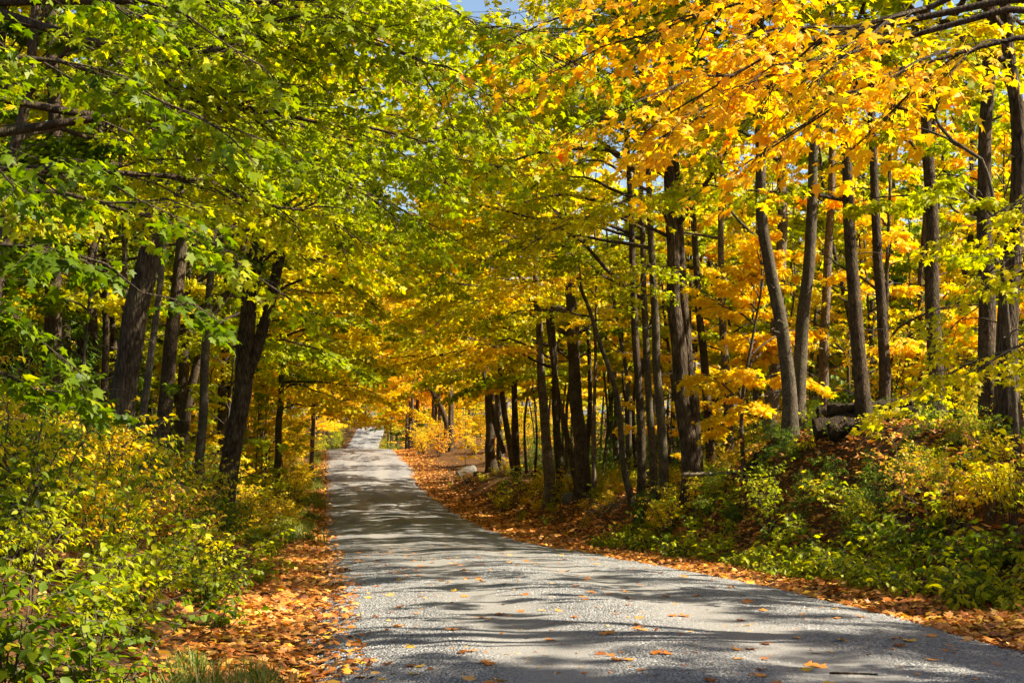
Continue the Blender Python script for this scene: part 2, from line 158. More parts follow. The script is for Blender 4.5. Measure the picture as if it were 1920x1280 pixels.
def tubes(geo, P, rad, sides=6, lump=None, rng=None, cap=False):
    """P (m,k,3) centre lines, rad (m,k)."""
    P = np.asarray(P, float); rad = np.asarray(rad, float)
    if P.ndim == 2: P = P[None]
    if rad.ndim == 1: rad = rad[None]
    m, k, _ = P.shape
    t = unit(np.gradient(P, axis=1))
    vert = np.abs(t[:, :, 2]).mean(axis=1) > 0.75
    ref = np.where(vert[:, None], np.array([1.0, 0.1, 0]), np.array([0.05, 0.02, 1.0]))[:, None, :]
    u = unit(ref - t * (t * ref).sum(-1, keepdims=True)); w = np.cross(t, u)
    a = np.arange(sides) * 2 * math.pi / sides
    rr = rad[:, :, None] * np.ones(sides)
    if lump is not None: rr = rr * lump
    v = P[:, :, None, :] + rr[..., None] * (np.cos(a)[None, None, :, None] * u[:, :, None, :] + np.sin(a)[None, None, :, None] * w[:, :, None, :])
    i = np.arange(k - 1)[:, None] * sides; j = np.arange(sides)[None, :]; j2 = (j + 1) % sides
    q = np.stack([i + j, i + j2, i + sides + j2, i + sides + j], -1).reshape(-1, 4)
    q = (q[None] + (np.arange(m) * k * sides)[:, None, None]).reshape(-1, 4)
    geo.add(v.reshape(-1, 3), q=q)

def smoothstep(a, b, x):
    t = np.clip((x - a) / (b - a), 0, 1); return t * t * (3 - 2 * t)

def curve_pts(pts, n):
    """Smooth curve through pts, n samples (Catmull-Rom)."""
    p = np.asarray(pts, float)
    if len(p) == 2: return p[0] + (p[1] - p[0]) * np.linspace(0, 1, n)[:, None]
    q = np.vstack([2 * p[0] - p[1], p, 2 * p[-1] - p[-2]])
    L = np.concatenate([[0], np.cumsum(np.linalg.norm(np.diff(p, axis=0), axis=1))])
    s = np.linspace(0, L[-1], n); i = np.clip(np.searchsorted(L, s, 'right') - 1, 0, len(p) - 2)
    t = ((s - L[i]) / (L[i + 1] - L[i]))[:, None]
    a, b, c, d = q[i], q[i + 1], q[i + 2], q[i + 3]
    return 0.5 * (2 * b + (c - a) * t + (2 * a - 5 * b + 4 * c - d) * t * t + (3 * b - a - 3 * c + d) * t ** 3)

def vnoise(x, y, seed=0):
    """Smooth value noise on numpy arrays, about -1..1."""
    x = np.asarray(x, float); y = np.asarray(y, float)
    xi = np.floor(x).astype(np.int64); yi = np.floor(y).astype(np.int64); fx = x - xi; fy = y - yi
    def h(a, b):
        n = (a * 374761393 + b * 668265263 + seed * 974634777) & 0x7fffffff
        n = ((n ^ (n >> 13)) * 1274126177) & 0x7fffffff
        return ((n ^ (n >> 16)) & 0xffff) / 32767.5 - 1
    sx = fx * fx * (3 - 2 * fx); sy = fy * fy * (3 - 2 * fy)
    return (h(xi, yi) * (1 - sx) + h(xi + 1, yi) * sx) * (1 - sy) + (h(xi, yi + 1) * (1 - sx) + h(xi + 1, yi + 1) * sx) * sy

# ------------------------------------------------------------------ terrain functions
_RY = np.array([-40, 0, 8, 11.4, 18, 26, 40, 55, 70, 86, 100, 112, 122, 140, 180, 215, 250, 290, 300, 325, 380, 600])
_RZ = np.array([0.1, 0.02, 0, -0.02, -0.38, -0.88, -1.78, -2.22, -2.40, -2.25, -1.55, -0.93, -1.05, -2.3, -4.9, -5.2, -4.0, -0.6, -0.3, -1.4, -4.0, -6.0])
_fy = np.arange(-40, 600, 1.0)
_k = np.exp(-0.5 * (np.arange(-9, 10) / 3.5) ** 2); _k /= _k.sum()
_fz = np.convolve(np.pad(np.interp(_fy, _RY, _RZ), 9, 'edge'), _k, 'valid')
def road_z(y): return np.interp(y, _fy, _fz)
def road_l(y):                                    # left edge of the road
    y = np.asarray(y, float)
    return np.interp(y, [0, 120, 200, 250, 290, 340, 600], [0, 0.0, 1.3, 3.3, 6.2, 21, 90]) + 0.10 * vnoise(y * 0.5, y * 0 + 3.3, 5)
def road_r(y):
    y = np.asarray(y, float)
    return road_l(y) + 5.5 + 0.12 * vnoise(y * 0.4, y * 0 + 9.1, 6) + 0.4 * np.exp(-((y - 97) / 4.0) ** 2)
_HY = [0, 10, 19, 24, 27, 30, 34, 45, 80, 87, 103, 112, 160, 600]
_HZ = [1.4, 1.5, 1.9, 2.4, 2.45, 2.1, 1.7, 1.15, 1.0, 0.15, 0.15, 1.0, 1.2, 1.2]
def ground_z(x, y):
    x = np.asarray(x, float); y = np.asarray(y, float)
    l = road_l(y); r = road_r(y); s = l - x; q = x - r
    z = road_z(y) - 0.05
    z = z + np.where(s > 0, (1.15 - 0.35 * smoothstep(110, 130, y)) * smoothstep(1.0, 3.8, s) + 0.03 * np.clip(s - 3.5, 0, 60), 0)
    z = z + np.where(q > 0, np.interp(y, _HY, _HZ) * smoothstep(0.9, 4.0, q) + 0.02 * np.clip(q - 4, 0, 60), 0)
    e = smoothstep(0.2, 2.0, np.maximum(s, q))
    z = z + 0.05 * smoothstep(0.0, 0.5, np.maximum(s, q))
    z = z + e * (0.12 * vnoise(x * 0.7, y * 0.7, 1) + 0.05 * vnoise(x * 2.3, y * 2.3, 2))
    return z
def gz(x, y): return float(ground_z(np.array([x]), np.array([y]))[0])

# ------------------------------------------------------------------ materials
def new_mat(name):
    m = bpy.data.materials.new(name); m.use_nodes = True
    nt = m.node_tree; nt.nodes.clear()
    out = nt.nodes.new('ShaderNodeOutputMaterial')
    return m, nt, out

def ramp(nt, stops, src):
    r = nt.nodes.new('ShaderNodeValToRGB'); e = r.color_ramp.elements
    while len(e) < len(stops): e.new(0.5)
    for i, (p, c) in enumerate(stops): e[i].position = p; e[i].color = (*c, 1)
    nt.links.new(src, r.inputs[0]); return r

def leaf_mat(name, cols, trans=0.58, gloss=0.012):
    m, nt, out = new_mat(name); L = nt.links.new
    at = nt.nodes.new('ShaderNodeAttribute'); at.attribute_name = 'r'
    # fine blotches within a leaf
    geo = nt.nodes.new('ShaderNodeTexCoord'); nz = nt.nodes.new('ShaderNodeTexNoise'); nz.inputs['Scale'].default_value = 22; nz.inputs['Detail'].default_value = 1
    L(geo.outputs['Object'], nz.inputs['Vector'])
    ma = nt.nodes.new('ShaderNodeMath'); ma.operation = 'MULTIPLY_ADD'; ma.inputs[1].default_value = 0.30; L(nz.outputs[0], ma.inputs[0])
    sub = nt.nodes.new('ShaderNodeMath'); sub.operation = 'SUBTRACT'; L(at.outputs['Fac'], sub.inputs[0]); sub.inputs[1].default_value = 0.15
    L(sub.outputs[0], ma.inputs[2])
    n = len(cols)
    rp = ramp(nt, [(i / (n - 1) * 0.92 + 0.04, c) for i, c in enumerate(cols)], ma.outputs[0])
    d = nt.nodes.new('ShaderNodeBsdfDiffuse'); t = nt.nodes.new('ShaderNodeBsdfTranslucent')
    g = nt.nodes.new('ShaderNodeBsdfGlossy'); g.inputs['Roughness'].default_value = 0.5; g.inputs['Color'].default_value = (0.9, 0.9, 0.9, 1)
    hs = nt.nodes.new('ShaderNodeHueSaturation'); hs.inputs['Saturation'].default_value = 1.08; hs.inputs['Value'].default_value = 1.2
    L(rp.outputs[0], d.inputs[0]); L(rp.outputs[0], hs.inputs['Color']); L(hs.outputs[0], t.inputs[0])
    mx = nt.nodes.new('ShaderNodeMixShader'); mx.inputs[0].default_value = trans; L(d.outputs[0], mx.inputs[1]); L(t.outputs[0], mx.inputs[2])
    m2 = nt.nodes.new('ShaderNodeMixShader'); m2.inputs[0].default_value = gloss; L(mx.outputs[0], m2.inputs[1]); L(g.outputs[0], m2.inputs[2])
    L(m2.outputs[0], out.inputs[0]); return m

PAL = {
 'green':        [(0.050, 0.098, 0.002), (0.110, 0.178, 0.003), (0.215, 0.280, 0.004), (0.46, 0.43, 0.008)],
 'lime':         [(0.195, 0.250, 0.003), (0.330, 0.385, 0.004), (0.500, 0.480, 0.006), (0.72, 0.55, 0.010)],
 'yellow_green': [(0.320, 0.345, 0.004), (0.520, 0.490, 0.006), (0.700, 0.560, 0.009), (0.82, 0.55, 0.015)],
 'yellow':       [(0.530, 0.470, 0.006), (0.740, 0.570, 0.009), (0.830, 0.590, 0.014), (0.84, 0.50, 0.020)],
 'gold':         [(0.660, 0.520, 0.006), (0.810, 0.570, 0.012), (0.840, 0.540, 0.020), (0.82, 0.40, 0.020)],
 'orange':       [(0.740, 0.500, 0.010), (0.830, 0.500, 0.018), (0.840, 0.430, 0.026), (0.76, 0.15, 0.016)],
}
LEAF = {k: leaf_mat('leaf_' + k, v) for k, v in PAL.items()}
LEAF['blush'] = leaf_mat('leaf_blush', [(0.36, 0.34, 0.015), (0.65, 0.45, 0.03), (0.72, 0.38, 0.07), (0.62, 0.25, 0.08)], 0.45)
LEAF['cedar'] = leaf_mat('leaf_cedar', [(0.045, 0.11, 0.010), (0.09, 0.17, 0.012), (0.17, 0.25, 0.015), (0.3, 0.35, 0.02)], 0.35)
LEAF['grass'] = leaf_mat('leaf_grass', [(0.05, 0.11, 0.01), (0.11, 0.19, 0.02), (0.25, 0.26, 0.05), (0.42, 0.34, 0.14)], 0.45)
LEAF['litter'] = leaf_mat('leaf_litter', [(0.13, 0.045, 0.016), (0.42, 0.13, 0.022), (0.62, 0.235, 0.04), (0.66, 0.35, 0.11), (0.72, 0.42, 0.03)], 0.2, 0.04)

def bark_mat(name, dark, mid, light, scale, depth, moss=0.35, stretch=0.3):
    m, nt, out = new_mat(name); L = nt.links.new
    tc = nt.nodes.new('ShaderNodeTexCoord'); mp = nt.nodes.new('ShaderNodeMapping'); mp.inputs['Scale'].default_value = (scale, scale, scale * stretch)
    L(tc.outputs['Object'], mp.inputs['Vector'])
    nz = nt.nodes.new('ShaderNodeTexNoise'); nz.inputs['Scale'].default_value = 1.0; nz.inputs['Detail'].default_value = 6; nz.inputs['Roughness'].default_value = 0.62; nz.inputs['Distortion'].default_value = 0.8
    L(mp.outputs[0], nz.inputs['Vector'])
    vo = nt.nodes.new('ShaderNodeTexVoronoi'); vo.feature = 'DISTANCE_TO_EDGE'; vo.inputs['Scale'].default_value = 1.1
    L(mp.outputs[0], vo.inputs['Vector'])
    mu = nt.nodes.new('ShaderNodeMath'); mu.operation = 'MULTIPLY_ADD'; L(vo.outputs['Distance'], mu.inputs[0]); mu.inputs[1].default_value = 0.7; L(nz.outputs[0], mu.inputs[2])
    rp = ramp(nt, [(0.38, dark), (0.58, mid), (0.9, light)], mu.outputs[0])
    n2 = nt.nodes.new('ShaderNodeTexNoise'); n2.inputs['Scale'].default_value = 1.7; n2.inputs['Detail'].default_value = 4; L(tc.outputs['Object'], n2.inputs['Vector'])
    mr = ramp(nt, [(0.52, (0, 0, 0)), (0.72, (moss, moss, moss))], n2.outputs[0])
    mix = nt.nodes.new('ShaderNodeMixRGB'); L(mr.outputs[0], mix.inputs[0]); L(rp.outputs[0], mix.inputs[1]); mix.inputs[2].default_value = (0.070, 0.076, 0.034, 1)
    n3 = nt.nodes.new('ShaderNodeTexNoise'); n3.inputs['Scale'].default_value = 3.5; n3.inputs['Detail'].default_value = 3; L(tc.outputs['Object'], n3.inputs['Vector'])
    m3 = nt.nodes.new('ShaderNodeMixRGB'); m3.blend_type = 'MULTIPLY'; m3.inputs[0].default_value = 0.6
    r3 = ramp(nt, [(0.34, (0.42, 0.42, 0.42)), (0.66, (1.35, 1.3, 1.25))], n3.outputs[0]); L(mix.outputs[0], m3.inputs[1]); L(r3.outputs[0], m3.inputs[2])
    b = nt.nodes.new('ShaderNodeBsdfPrincipled'); b.inputs['Roughness'].default_value = 0.9; b.inputs['Specular IOR Level'].default_value = 0.15
    L(m3.outputs[0], b.inputs['Base Color'])
    bp = nt.nodes.new('ShaderNodeBump'); bp.inputs['Strength'].default_value = 1.0; bp.inputs['Distance'].default_value = depth
    L(mu.outputs[0], bp.inputs['Height']); L(bp.outputs[0], b.inputs['Normal']); L(b.outputs[0], out.inputs[0]); return m

BARK = {
 'brown':  bark_mat('bark_brown', (0.020, 0.013, 0.008), (0.062, 0.042, 0.026), (0.125, 0.090, 0.058), 26, 0.03),
 'furrow': bark_mat('bark_furrowed', (0.017, 0.011, 0.007), (0.065, 0.045, 0.029), (0.155, 0.115, 0.080), 19, 0.06, 0.25, 0.2),
 'grey':   bark_mat('bark_grey', (0.034, 0.025, 0.016), (0.080, 0.062, 0.041), (0.140, 0.114, 0.082), 24, 0.012, 0.6, 0.5),
 'pale':   bark_mat('bark_pale', (0.045, 0.031, 0.021), (0.125, 0.092, 0.064), (0.24, 0.185, 0.135), 22, 0.02, 0.3, 0.4),
}
DEADWOOD = bark_mat('dead_wood', (0.05, 0.038, 0.027), (0.16, 0.125, 0.092), (0.34, 0.28, 0.22), 30, 0.015, 0.2)
ROTTEN = bark_mat('rotten_wood', (0.008, 0.006, 0.004), (0.028, 0.018, 0.011), (0.085, 0.052, 0.028), 22, 0.03, 0.2)

def soil_mat():
    m, nt, out = new_mat('forest_floor'); L = nt.links.new
    tc = nt.nodes.new('ShaderNodeTexCoord')
    n1 = nt.nodes.new('ShaderNodeTexNoise'); n1.inputs['Scale'].default_value = 9; n1.inputs['Detail'].default_value = 8; n1.inputs['Roughness'].default_value = 0.7; L(tc.outputs['Object'], n1.inputs['Vector'])
    vo = nt.nodes.new('ShaderNodeTexVoronoi'); vo.inputs['Scale'].default_value = 11; L(tc.outputs['Object'], vo.inputs['Vector'])
    rp = ramp(nt, [(0.25, (0.016, 0.010, 0.005)), (0.45, (0.058, 0.030, 0.011)), (0.62, (0.13, 0.060, 0.019)), (0.8, (0.22, 0.105, 0.036))], n1.outputs[0])
    hs = nt.nodes.new('ShaderNodeMixRGB'); hs.blend_type = 'OVERLAY'; hs.inputs[0].default_value = 0.35; L(rp.outputs[0], hs.inputs[1]); L(vo.outputs['Distance'], hs.inputs[2])
    dz = nt.nodes.new('ShaderNodeHueSaturation'); dz.inputs['Saturation'].default_value = 1.0; L(hs.outputs[0], dz.inputs['Color'])
    b = nt.nodes.new('ShaderNodeBsdfPrincipled'); b.inputs['Roughness'].default_value = 0.95; b.inputs['Specular IOR Level'].default_value = 0.1; L(dz.outputs[0], b.inputs['Base Color'])
    bp = nt.nodes.new('ShaderNodeBump'); bp.inputs['Strength'].default_value = 1; bp.inputs['Distance'].default_value = 0.06; L(n1.outputs[0], bp.inputs['Height']); L(bp.outputs[0], b.inputs['Normal'])
    L(b.outputs[0], out.inputs[0]); return m

def road_mat():
    m, nt, out = new_mat('gravel_road'); L = nt.links.new
    tc = nt.nodes.new('ShaderNodeTexCoord')
    vo = nt.nodes.new('ShaderNodeTexVoronoi'); vo.inputs['Scale'].default_value = 46; L(tc.outputs['Object'], vo.inputs['Vector'])
    n1 = nt.nodes.new('ShaderNodeTexNoise'); n1.inputs['Scale'].default_value = 60; n1.inputs['Detail'].default_value = 4; L(tc.outputs['Object'], n1.inputs['Vector'])
    n2 = nt.nodes.new('ShaderNodeTexNoise'); n2.inputs['Scale'].default_value = 0.8; n2.inputs['Detail'].default_value = 5; L(tc.outputs['Object'], n2.inputs['Vector'])
    at = nt.nodes.new('ShaderNodeAttribute'); at.attribute_name = 'r'        # 1 on the packed wheel tracks, 0 on loose stone
    stone = ramp(nt, [(0.0, (0.07, 0.07, 0.073)), (0.35, (0.15, 0.149, 0.152)), (0.7, (0.255, 0.25, 0.248)), (1.0, (0.37, 0.36, 0.35))], vo.outputs['Color'])
    pack = ramp(nt, [(0.3, (0.155, 0.147, 0.138)), (0.7, (0.262, 0.25, 0.238))], n1.outputs[0])
    ma = nt.nodes.new('ShaderNodeMath'); ma.operation = 'MULTIPLY_ADD'; L(n2.outputs[0], ma.inputs[0]); ma.inputs[1].default_value = 1.1; L(at.outputs['Fac'], ma.inputs[2])
    k = ramp(nt, [(0.62, (0, 0, 0)), (1.15 if False else 1.0, (0.9, 0.9, 0.9))], ma.outputs[0])
    mx = nt.nodes.new('ShaderNodeMixRGB'); L(k.outputs[0], mx.inputs[0]); L(stone.outputs[0], mx.inputs[1]); L(pack.outputs[0], mx.inputs[2])
    b = nt.nodes.new('ShaderNodeBsdfPrincipled'); b.inputs['Roughness'].default_value = 0.92; b.inputs['Specular IOR Level'].default_value = 0.2; L(mx.outputs[0], b.inputs['Base Color'])
    ad = nt.nodes.new('ShaderNodeMath'); ad.operation = 'MULTIPLY_ADD'; L(n1.outputs[0], ad.inputs[0]); ad.inputs[1].default_value = 0.4; L(vo.outputs['Distance'], ad.inputs[2])
    inv = nt.nodes.new('ShaderNodeMath'); inv.operation = 'SUBTRACT'; inv.inputs[0].default_value = 1.15; L(k.outputs[0], inv.inputs[1])
    bp = nt.nodes.new('ShaderNodeBump'); bp.inputs['Distance'].default_value = 0.022; L(inv.outputs[0], bp.inputs['Strength']); bp.invert = True
    L(ad.outputs[0], bp.inputs['Height']); L(bp.outputs[0], b.inputs['Normal']); L(b.outputs[0], out.inputs[0]); return m

def stone_mat(name, a, c):
    m, nt, out = new_mat(name); L = nt.links.new
    at = nt.nodes.new('ShaderNodeAttribute'); at.attribute_name = 'r'
    tc = nt.nodes.new('ShaderNodeTexCoord'); n1 = nt.nodes.new('ShaderNodeTexNoise'); n1.inputs['Scale'].default_value = 6; n1.inputs['Detail'].default_value = 6; L(tc.outputs['Object'], n1.inputs['Vector'])
    ad = nt.nodes.new('ShaderNodeMath'); ad.operation = 'MULTIPLY_ADD'; L(n1.outputs[0], ad.inputs[0]); ad.inputs[1].default_value = 0.6; L(at.outputs['Fac'], ad.inputs[2])
    rp = ramp(nt, [(0.15, a), (1.0, c)], ad.outputs[0])
    b = nt.nodes.new('ShaderNodeBsdfPrincipled'); b.inputs['Roughness'].default_value = 0.9; L(rp.outputs[0], b.inputs['Base Color'])
    bp = nt.nodes.new('ShaderNodeBump'); bp.inputs['Strength'].default_value = 0.6; bp.inputs['Distance'].default_value = 0.02; L(n1.outputs[0], bp.inputs['Height']); L(bp.outputs[0], b.inputs['Normal'])
    L(b.outputs[0], out.inputs[0]); return m
SOIL = soil_mat(); ROAD = road_mat()
PEBBLE = stone_mat('pebble_stone', (0.09, 0.089, 0.092), (0.34, 0.335, 0.33))
ROCK = stone_mat('field_stone', (0.07, 0.062, 0.052), (0.26, 0.235, 0.20))

# ------------------------------------------------------------------ ground and road
def grid(xs, ys, f):
    X, Y = np.meshgrid(xs, ys); Z = f(X, Y)
    v = np.stack([X, Y, Z], -1).reshape(-1, 3); nx = len(xs); ny = len(ys)
    i = np.arange(ny - 1)[:, None] * nx; j = np.arange(nx - 1)[None, :]
    return v, np.stack([i + j, i + j + 1, i + nx + j + 1, i + nx + j], -1).reshape(-1, 4)

xs = np.concatenate([np.linspace(-400, -60, 12), np.linspace(-50, -12, 20), np.linspace(-11, 16, 136), np.linspace(17, 55, 20), np.linspace(65, 400, 12)])
ys = np.concatenate([np.linspace(-120, -6, 12), np.linspace(-5, 60, 240), np.linspace(60.6, 130, 110), np.linspace(131.5, 340, 120), np.linspace(350, 900, 20)])
v, q = grid(xs, ys, ground_z)
tag(obj('ground', np_mesh('ground', v, quads=q, mats=[SOIL], smooth=True)), kind='structure')

def make_road():
    ys = np.concatenate([np.linspace(-12, 4, 12), np.linspace(4.2, 40, 360), np.linspace(40.5, 130, 180), np.linspace(131, 420, 200)])
    u = np.linspace(0, 1, 61)
    U, Y = np.meshgrid(u, ys)
    l = road_l(Y); r = road_r(Y); X = l + (r - l) * U
    rut = lambda c, w: np.exp(-((U - c) / w) ** 2)
    track = np.clip(rut(0.30, 0.085) + rut(0.63, 0.085) + 0.35 * rut(0.9, 0.06), 0, 1)
    Z = road_z(Y) + 0.10 * (1 - (2 * U - 1) ** 2) - 0.028 * track - 0.045 * (1 - smoothstep(0, 0.04, U)) - 0.045 * smoothstep(0.96, 1, U)
    Z += 0.018 * vnoise(X * 1.1, Y * 0.8, 11) + 0.008 * vnoise(X * 4, Y * 3, 12) + 0.004 * vnoise(X * 11, Y * 11, 13)
    Z += 0.004
    nx = len(u); ny = len(ys)
    i = np.arange(ny - 1)[:, None] * nx; j = np.arange(nx - 1)[None, :]
    q = np.stack([i + j, i + j + 1, i + nx + j + 1, i + nx + j], -1).reshape(-1, 4)
    o = obj('road', np_mesh('road', np.stack([X, Y, Z], -1).reshape(-1, 3), quads=q, mats=[ROAD], attr={'r': (track * 0.62).ravel()}, smooth=True))
    return tag(o, kind='structure')
make_road()
def road_surf(x, y):
    l = road_l(y); r = road_r(y); U = (x - l) / (r - l)
    track = np.clip(np.exp(-((U - 0.30) / 0.085) ** 2) + np.exp(-((U - 0.63) / 0.085) ** 2) + 0.35 * np.exp(-((U - 0.9) / 0.06) ** 2), 0, 1)
    z = road_z(y) + 0.10 * (1 - (2 * U - 1) ** 2) - 0.028 * track - 0.045 * (1 - smoothstep(0, 0.04, U)) - 0.045 * smoothstep(0.96, 1, U)
    return z + 0.018 * vnoise(x * 1.1, y * 0.8, 11) + 0.008 * vnoise(x * 4, y * 3, 12) + 0.004, track
def surf(x, y):
    x = np.asarray(x, float); y = np.asarray(y, float)
    on = (x > road_l(y)) & (x < road_r(y))
    return np.where(on, road_surf(x, y)[0], ground_z(x, y))

def gravel():
    rng = np.random.default_rng(3); n = 90000
    y = 6.5 + 22 * rng.random(n) ** 1.5; x = road_l(y) - 0.1 + 5.75 * rng.random(n)
    z, tr = road_surf(x, y)
    keep = rng.random(n) > 0.97 * np.clip(tr + 0.5 * vnoise(x * 0.9, y * 0.5, 21), 0, 1)
    x, y, z = x[keep], y[keep], z[keep]; n = len(x)
    s = 0.0045 + 0.0105 * rng.random(n) ** 2.0
    a = rng.random(n) * 6.283
    base = np.array([[1, 0, -0.3], [0.1, 0.9, -0.25], [-1, 0.1, -0.3], [-0.1, -0.95, -0.3], [0.1, 0.05, 0.75]])
    jit = 1 + 0.35 * (rng.random((n, 5, 3)) - 0.5)
    b = base[None] * jit * s[:, None, None]
    ca, sa = np.cos(a)[:, None], np.sin(a)[:, None]
    bx = b[..., 0] * ca - b[..., 1] * sa; by = b[..., 0] * sa + b[..., 1] * ca
    v = np.stack([bx + x[:, None], by + y[:, None], b[..., 2] + z[:, None]], -1)
    t = np.array([[0, 1, 4], [1, 2, 4], [2, 3, 4], [3, 0, 4]])
    T = (t[None] + (np.arange(n) * 5)[:, None, None]).reshape(-1, 3)
    o = obj('gravel', np_mesh('gravel', v.reshape(-1, 3), T, mats=[PEBBLE], attr={'r': np.repeat(rng.random(n) * 0.7, 5)}))
    tag(o, 'loose grey gravel stones strewn over the road surface', 'gravel', kind='stuff')
gravel()

# ------------------------------------------------------------------ leaf shapes (base at the origin, tip along +y)
def _mirror(pts):
    return pts
def leaf_maple():
    R = [(0.13, -0.06), (0.34, 0.03), (0.27, 0.20), (0.50, 0.36), (0.585, 0.62), (0.36, 0.57), (0.20, 0.60), (0.24, 0.80), (0.11, 0.85)]
    out = [(0, 0.02)] + R + [(0, 1.06)] + [(-x, y) for x, y in R[::-1]]
    out = np.array(out); z = -0.22 * (np.abs(out[:, 0]) ** 1.5) - 0.16 * np.clip(out[:, 1] - 0.4, 0, 1) ** 2
    v = np.vstack([[0, 0.36, -0.01], np.column_stack([out, z])]); n = len(out)
    t = [[0, 1 + i, 1 + (i + 1) % n] for i in range(n)]
    return v, np.array(t)
def leaf_maple_mid():
    v = np.array([[0, 0, 0], [0.34, 0.06, -0.03], [0.24, 0.26, -0.01], [0.55, 0.55, -0.12], [0.2, 0.58, -0.03], [0, 1.05, -0.12], [-0.2, 0.58, -0.03], [-0.55, 0.55, -0.12], [-0.24, 0.26, -0.01], [-0.34, 0.06, -0.03]])
    t = np.array([[0, 1, 2], [2, 3, 4], [4, 5, 6], [6, 7, 8], [8, 9, 0], [0, 2, 4], [0, 4, 6], [0, 6, 8]])
    return v, t
def leaf_maple_lite():
    v = np.array([[0, 0, 0], [0.54, 0.45, -0.1], [0.19, 0.55, -0.02], [0, 1.05, -0.1], [-0.19, 0.55, -0.02], [-0.54, 0.45, -0.1]])
    return v, np.array([[0, 1, 2], [0, 2, 4], [0, 4, 5], [2, 3, 4]])
def leaf_kite():
    v = np.array([[0, 0, 0], [0.42, 0.5, -0.09], [0, 1.0, -0.1], [-0.42, 0.5, -0.09]])
    return v, np.array([[0, 1, 2], [0, 2, 3]])
def leaf_oval():
    R = [(0.13, 0.07, 0.03), (0.25, 0.24, 0.055), (0.29, 0.44, 0.055), (0.23, 0.65, 0.03), (0.11, 0.84, -0.05)]
    out = [(0, 0, 0)] + R + [(0, 1.0, -0.17)] + [(-x, y, z) for x, y, z in R[::-1]]
    n = len(out); v = np.array(out + [(0, 0.25, -0.01), (0, 0.62, -0.04)]); a, b = n, n + 1
    t = [[0, 1, a], [1, 2, a], [2, 3, a], [3, b, a], [3, 4, b], [4, 5, b], [5, 6, b], [6, 7, b], [7, 8, b], [8, 9, b], [9, a, b], [9, 10, a], [10, 11, a], [11, 0, a]]
    return v, np.array(t)
def leaf_sliver():
    v = np.array([[0, 0, 0], [0.10, 0.4, 0.0], [0, 1.0, -0.1], [-0.10, 0.4, 0.0]])
    return v, np.array([[0, 1, 2], [0, 2, 3]])
SHAPE = {'maple': leaf_maple(), 'mid': leaf_maple_mid(), 'lite': leaf_maple_lite(), 'kite': leaf_kite(), 'oval': leaf_oval(), 'sliver': leaf_sliver()}

def add_leaves(geo, pos, yaw, pitch, roll, size, r, shape):
    v, t = SHAPE[shape]; n = len(pos)
    if n == 0: return
    cy, sy, cp, sp = np.cos(yaw), np.sin(yaw), np.cos(pitch), np.sin(pitch)
    f = np.stack([cp * cy, cp * sy, -sp], -1); r0 = np.stack([sy, -cy, np.zeros(n)], -1); u0 = np.cross(r0, f)
    cr, sr = np.cos(roll)[:, None], np.sin(roll)[:, None]
    rt = r0 * cr + u0 * sr; up = u0 * cr - r0 * sr
    s = size[:, None, None]
    bend = np.random.default_rng(n).uniform(0.3, 2.0, n)[:, None]
    P = pos[:, None, :] + s * (v[None, :, 0, None] * rt[:, None, :] + v[None, :, 1, None] * f[:, None, :] + (v[None, :, 2] * bend)[..., None] * up[:, None, :])
    T = (t[None] + (np.arange(n) * len(v))[:, None, None]).reshape(-1, 3)
    geo.add(P.reshape(-1, 3), t=T, r=np.repeat(r, len(v)))

# ------------------------------------------------------------------ branches
def at_path(P, t):
    """P (k,3), t array in 0..1 -> points and tangents."""
    k = len(P); f = np.clip(t, 0, 0.9999) * (k - 1); i = f.astype(int); w = (f - i)[:, None]
    return P[i] * (1 - w) + P[i + 1] * w, unit(P[i + 1] - P[i])

def rot_z(d, a):
    c, s = np.cos(a), np.sin(a)
    return np.stack([d[..., 0] * c - d[..., 1] * s, d[..., 0] * s + d[..., 1] * c, d[..., 2]], -1)

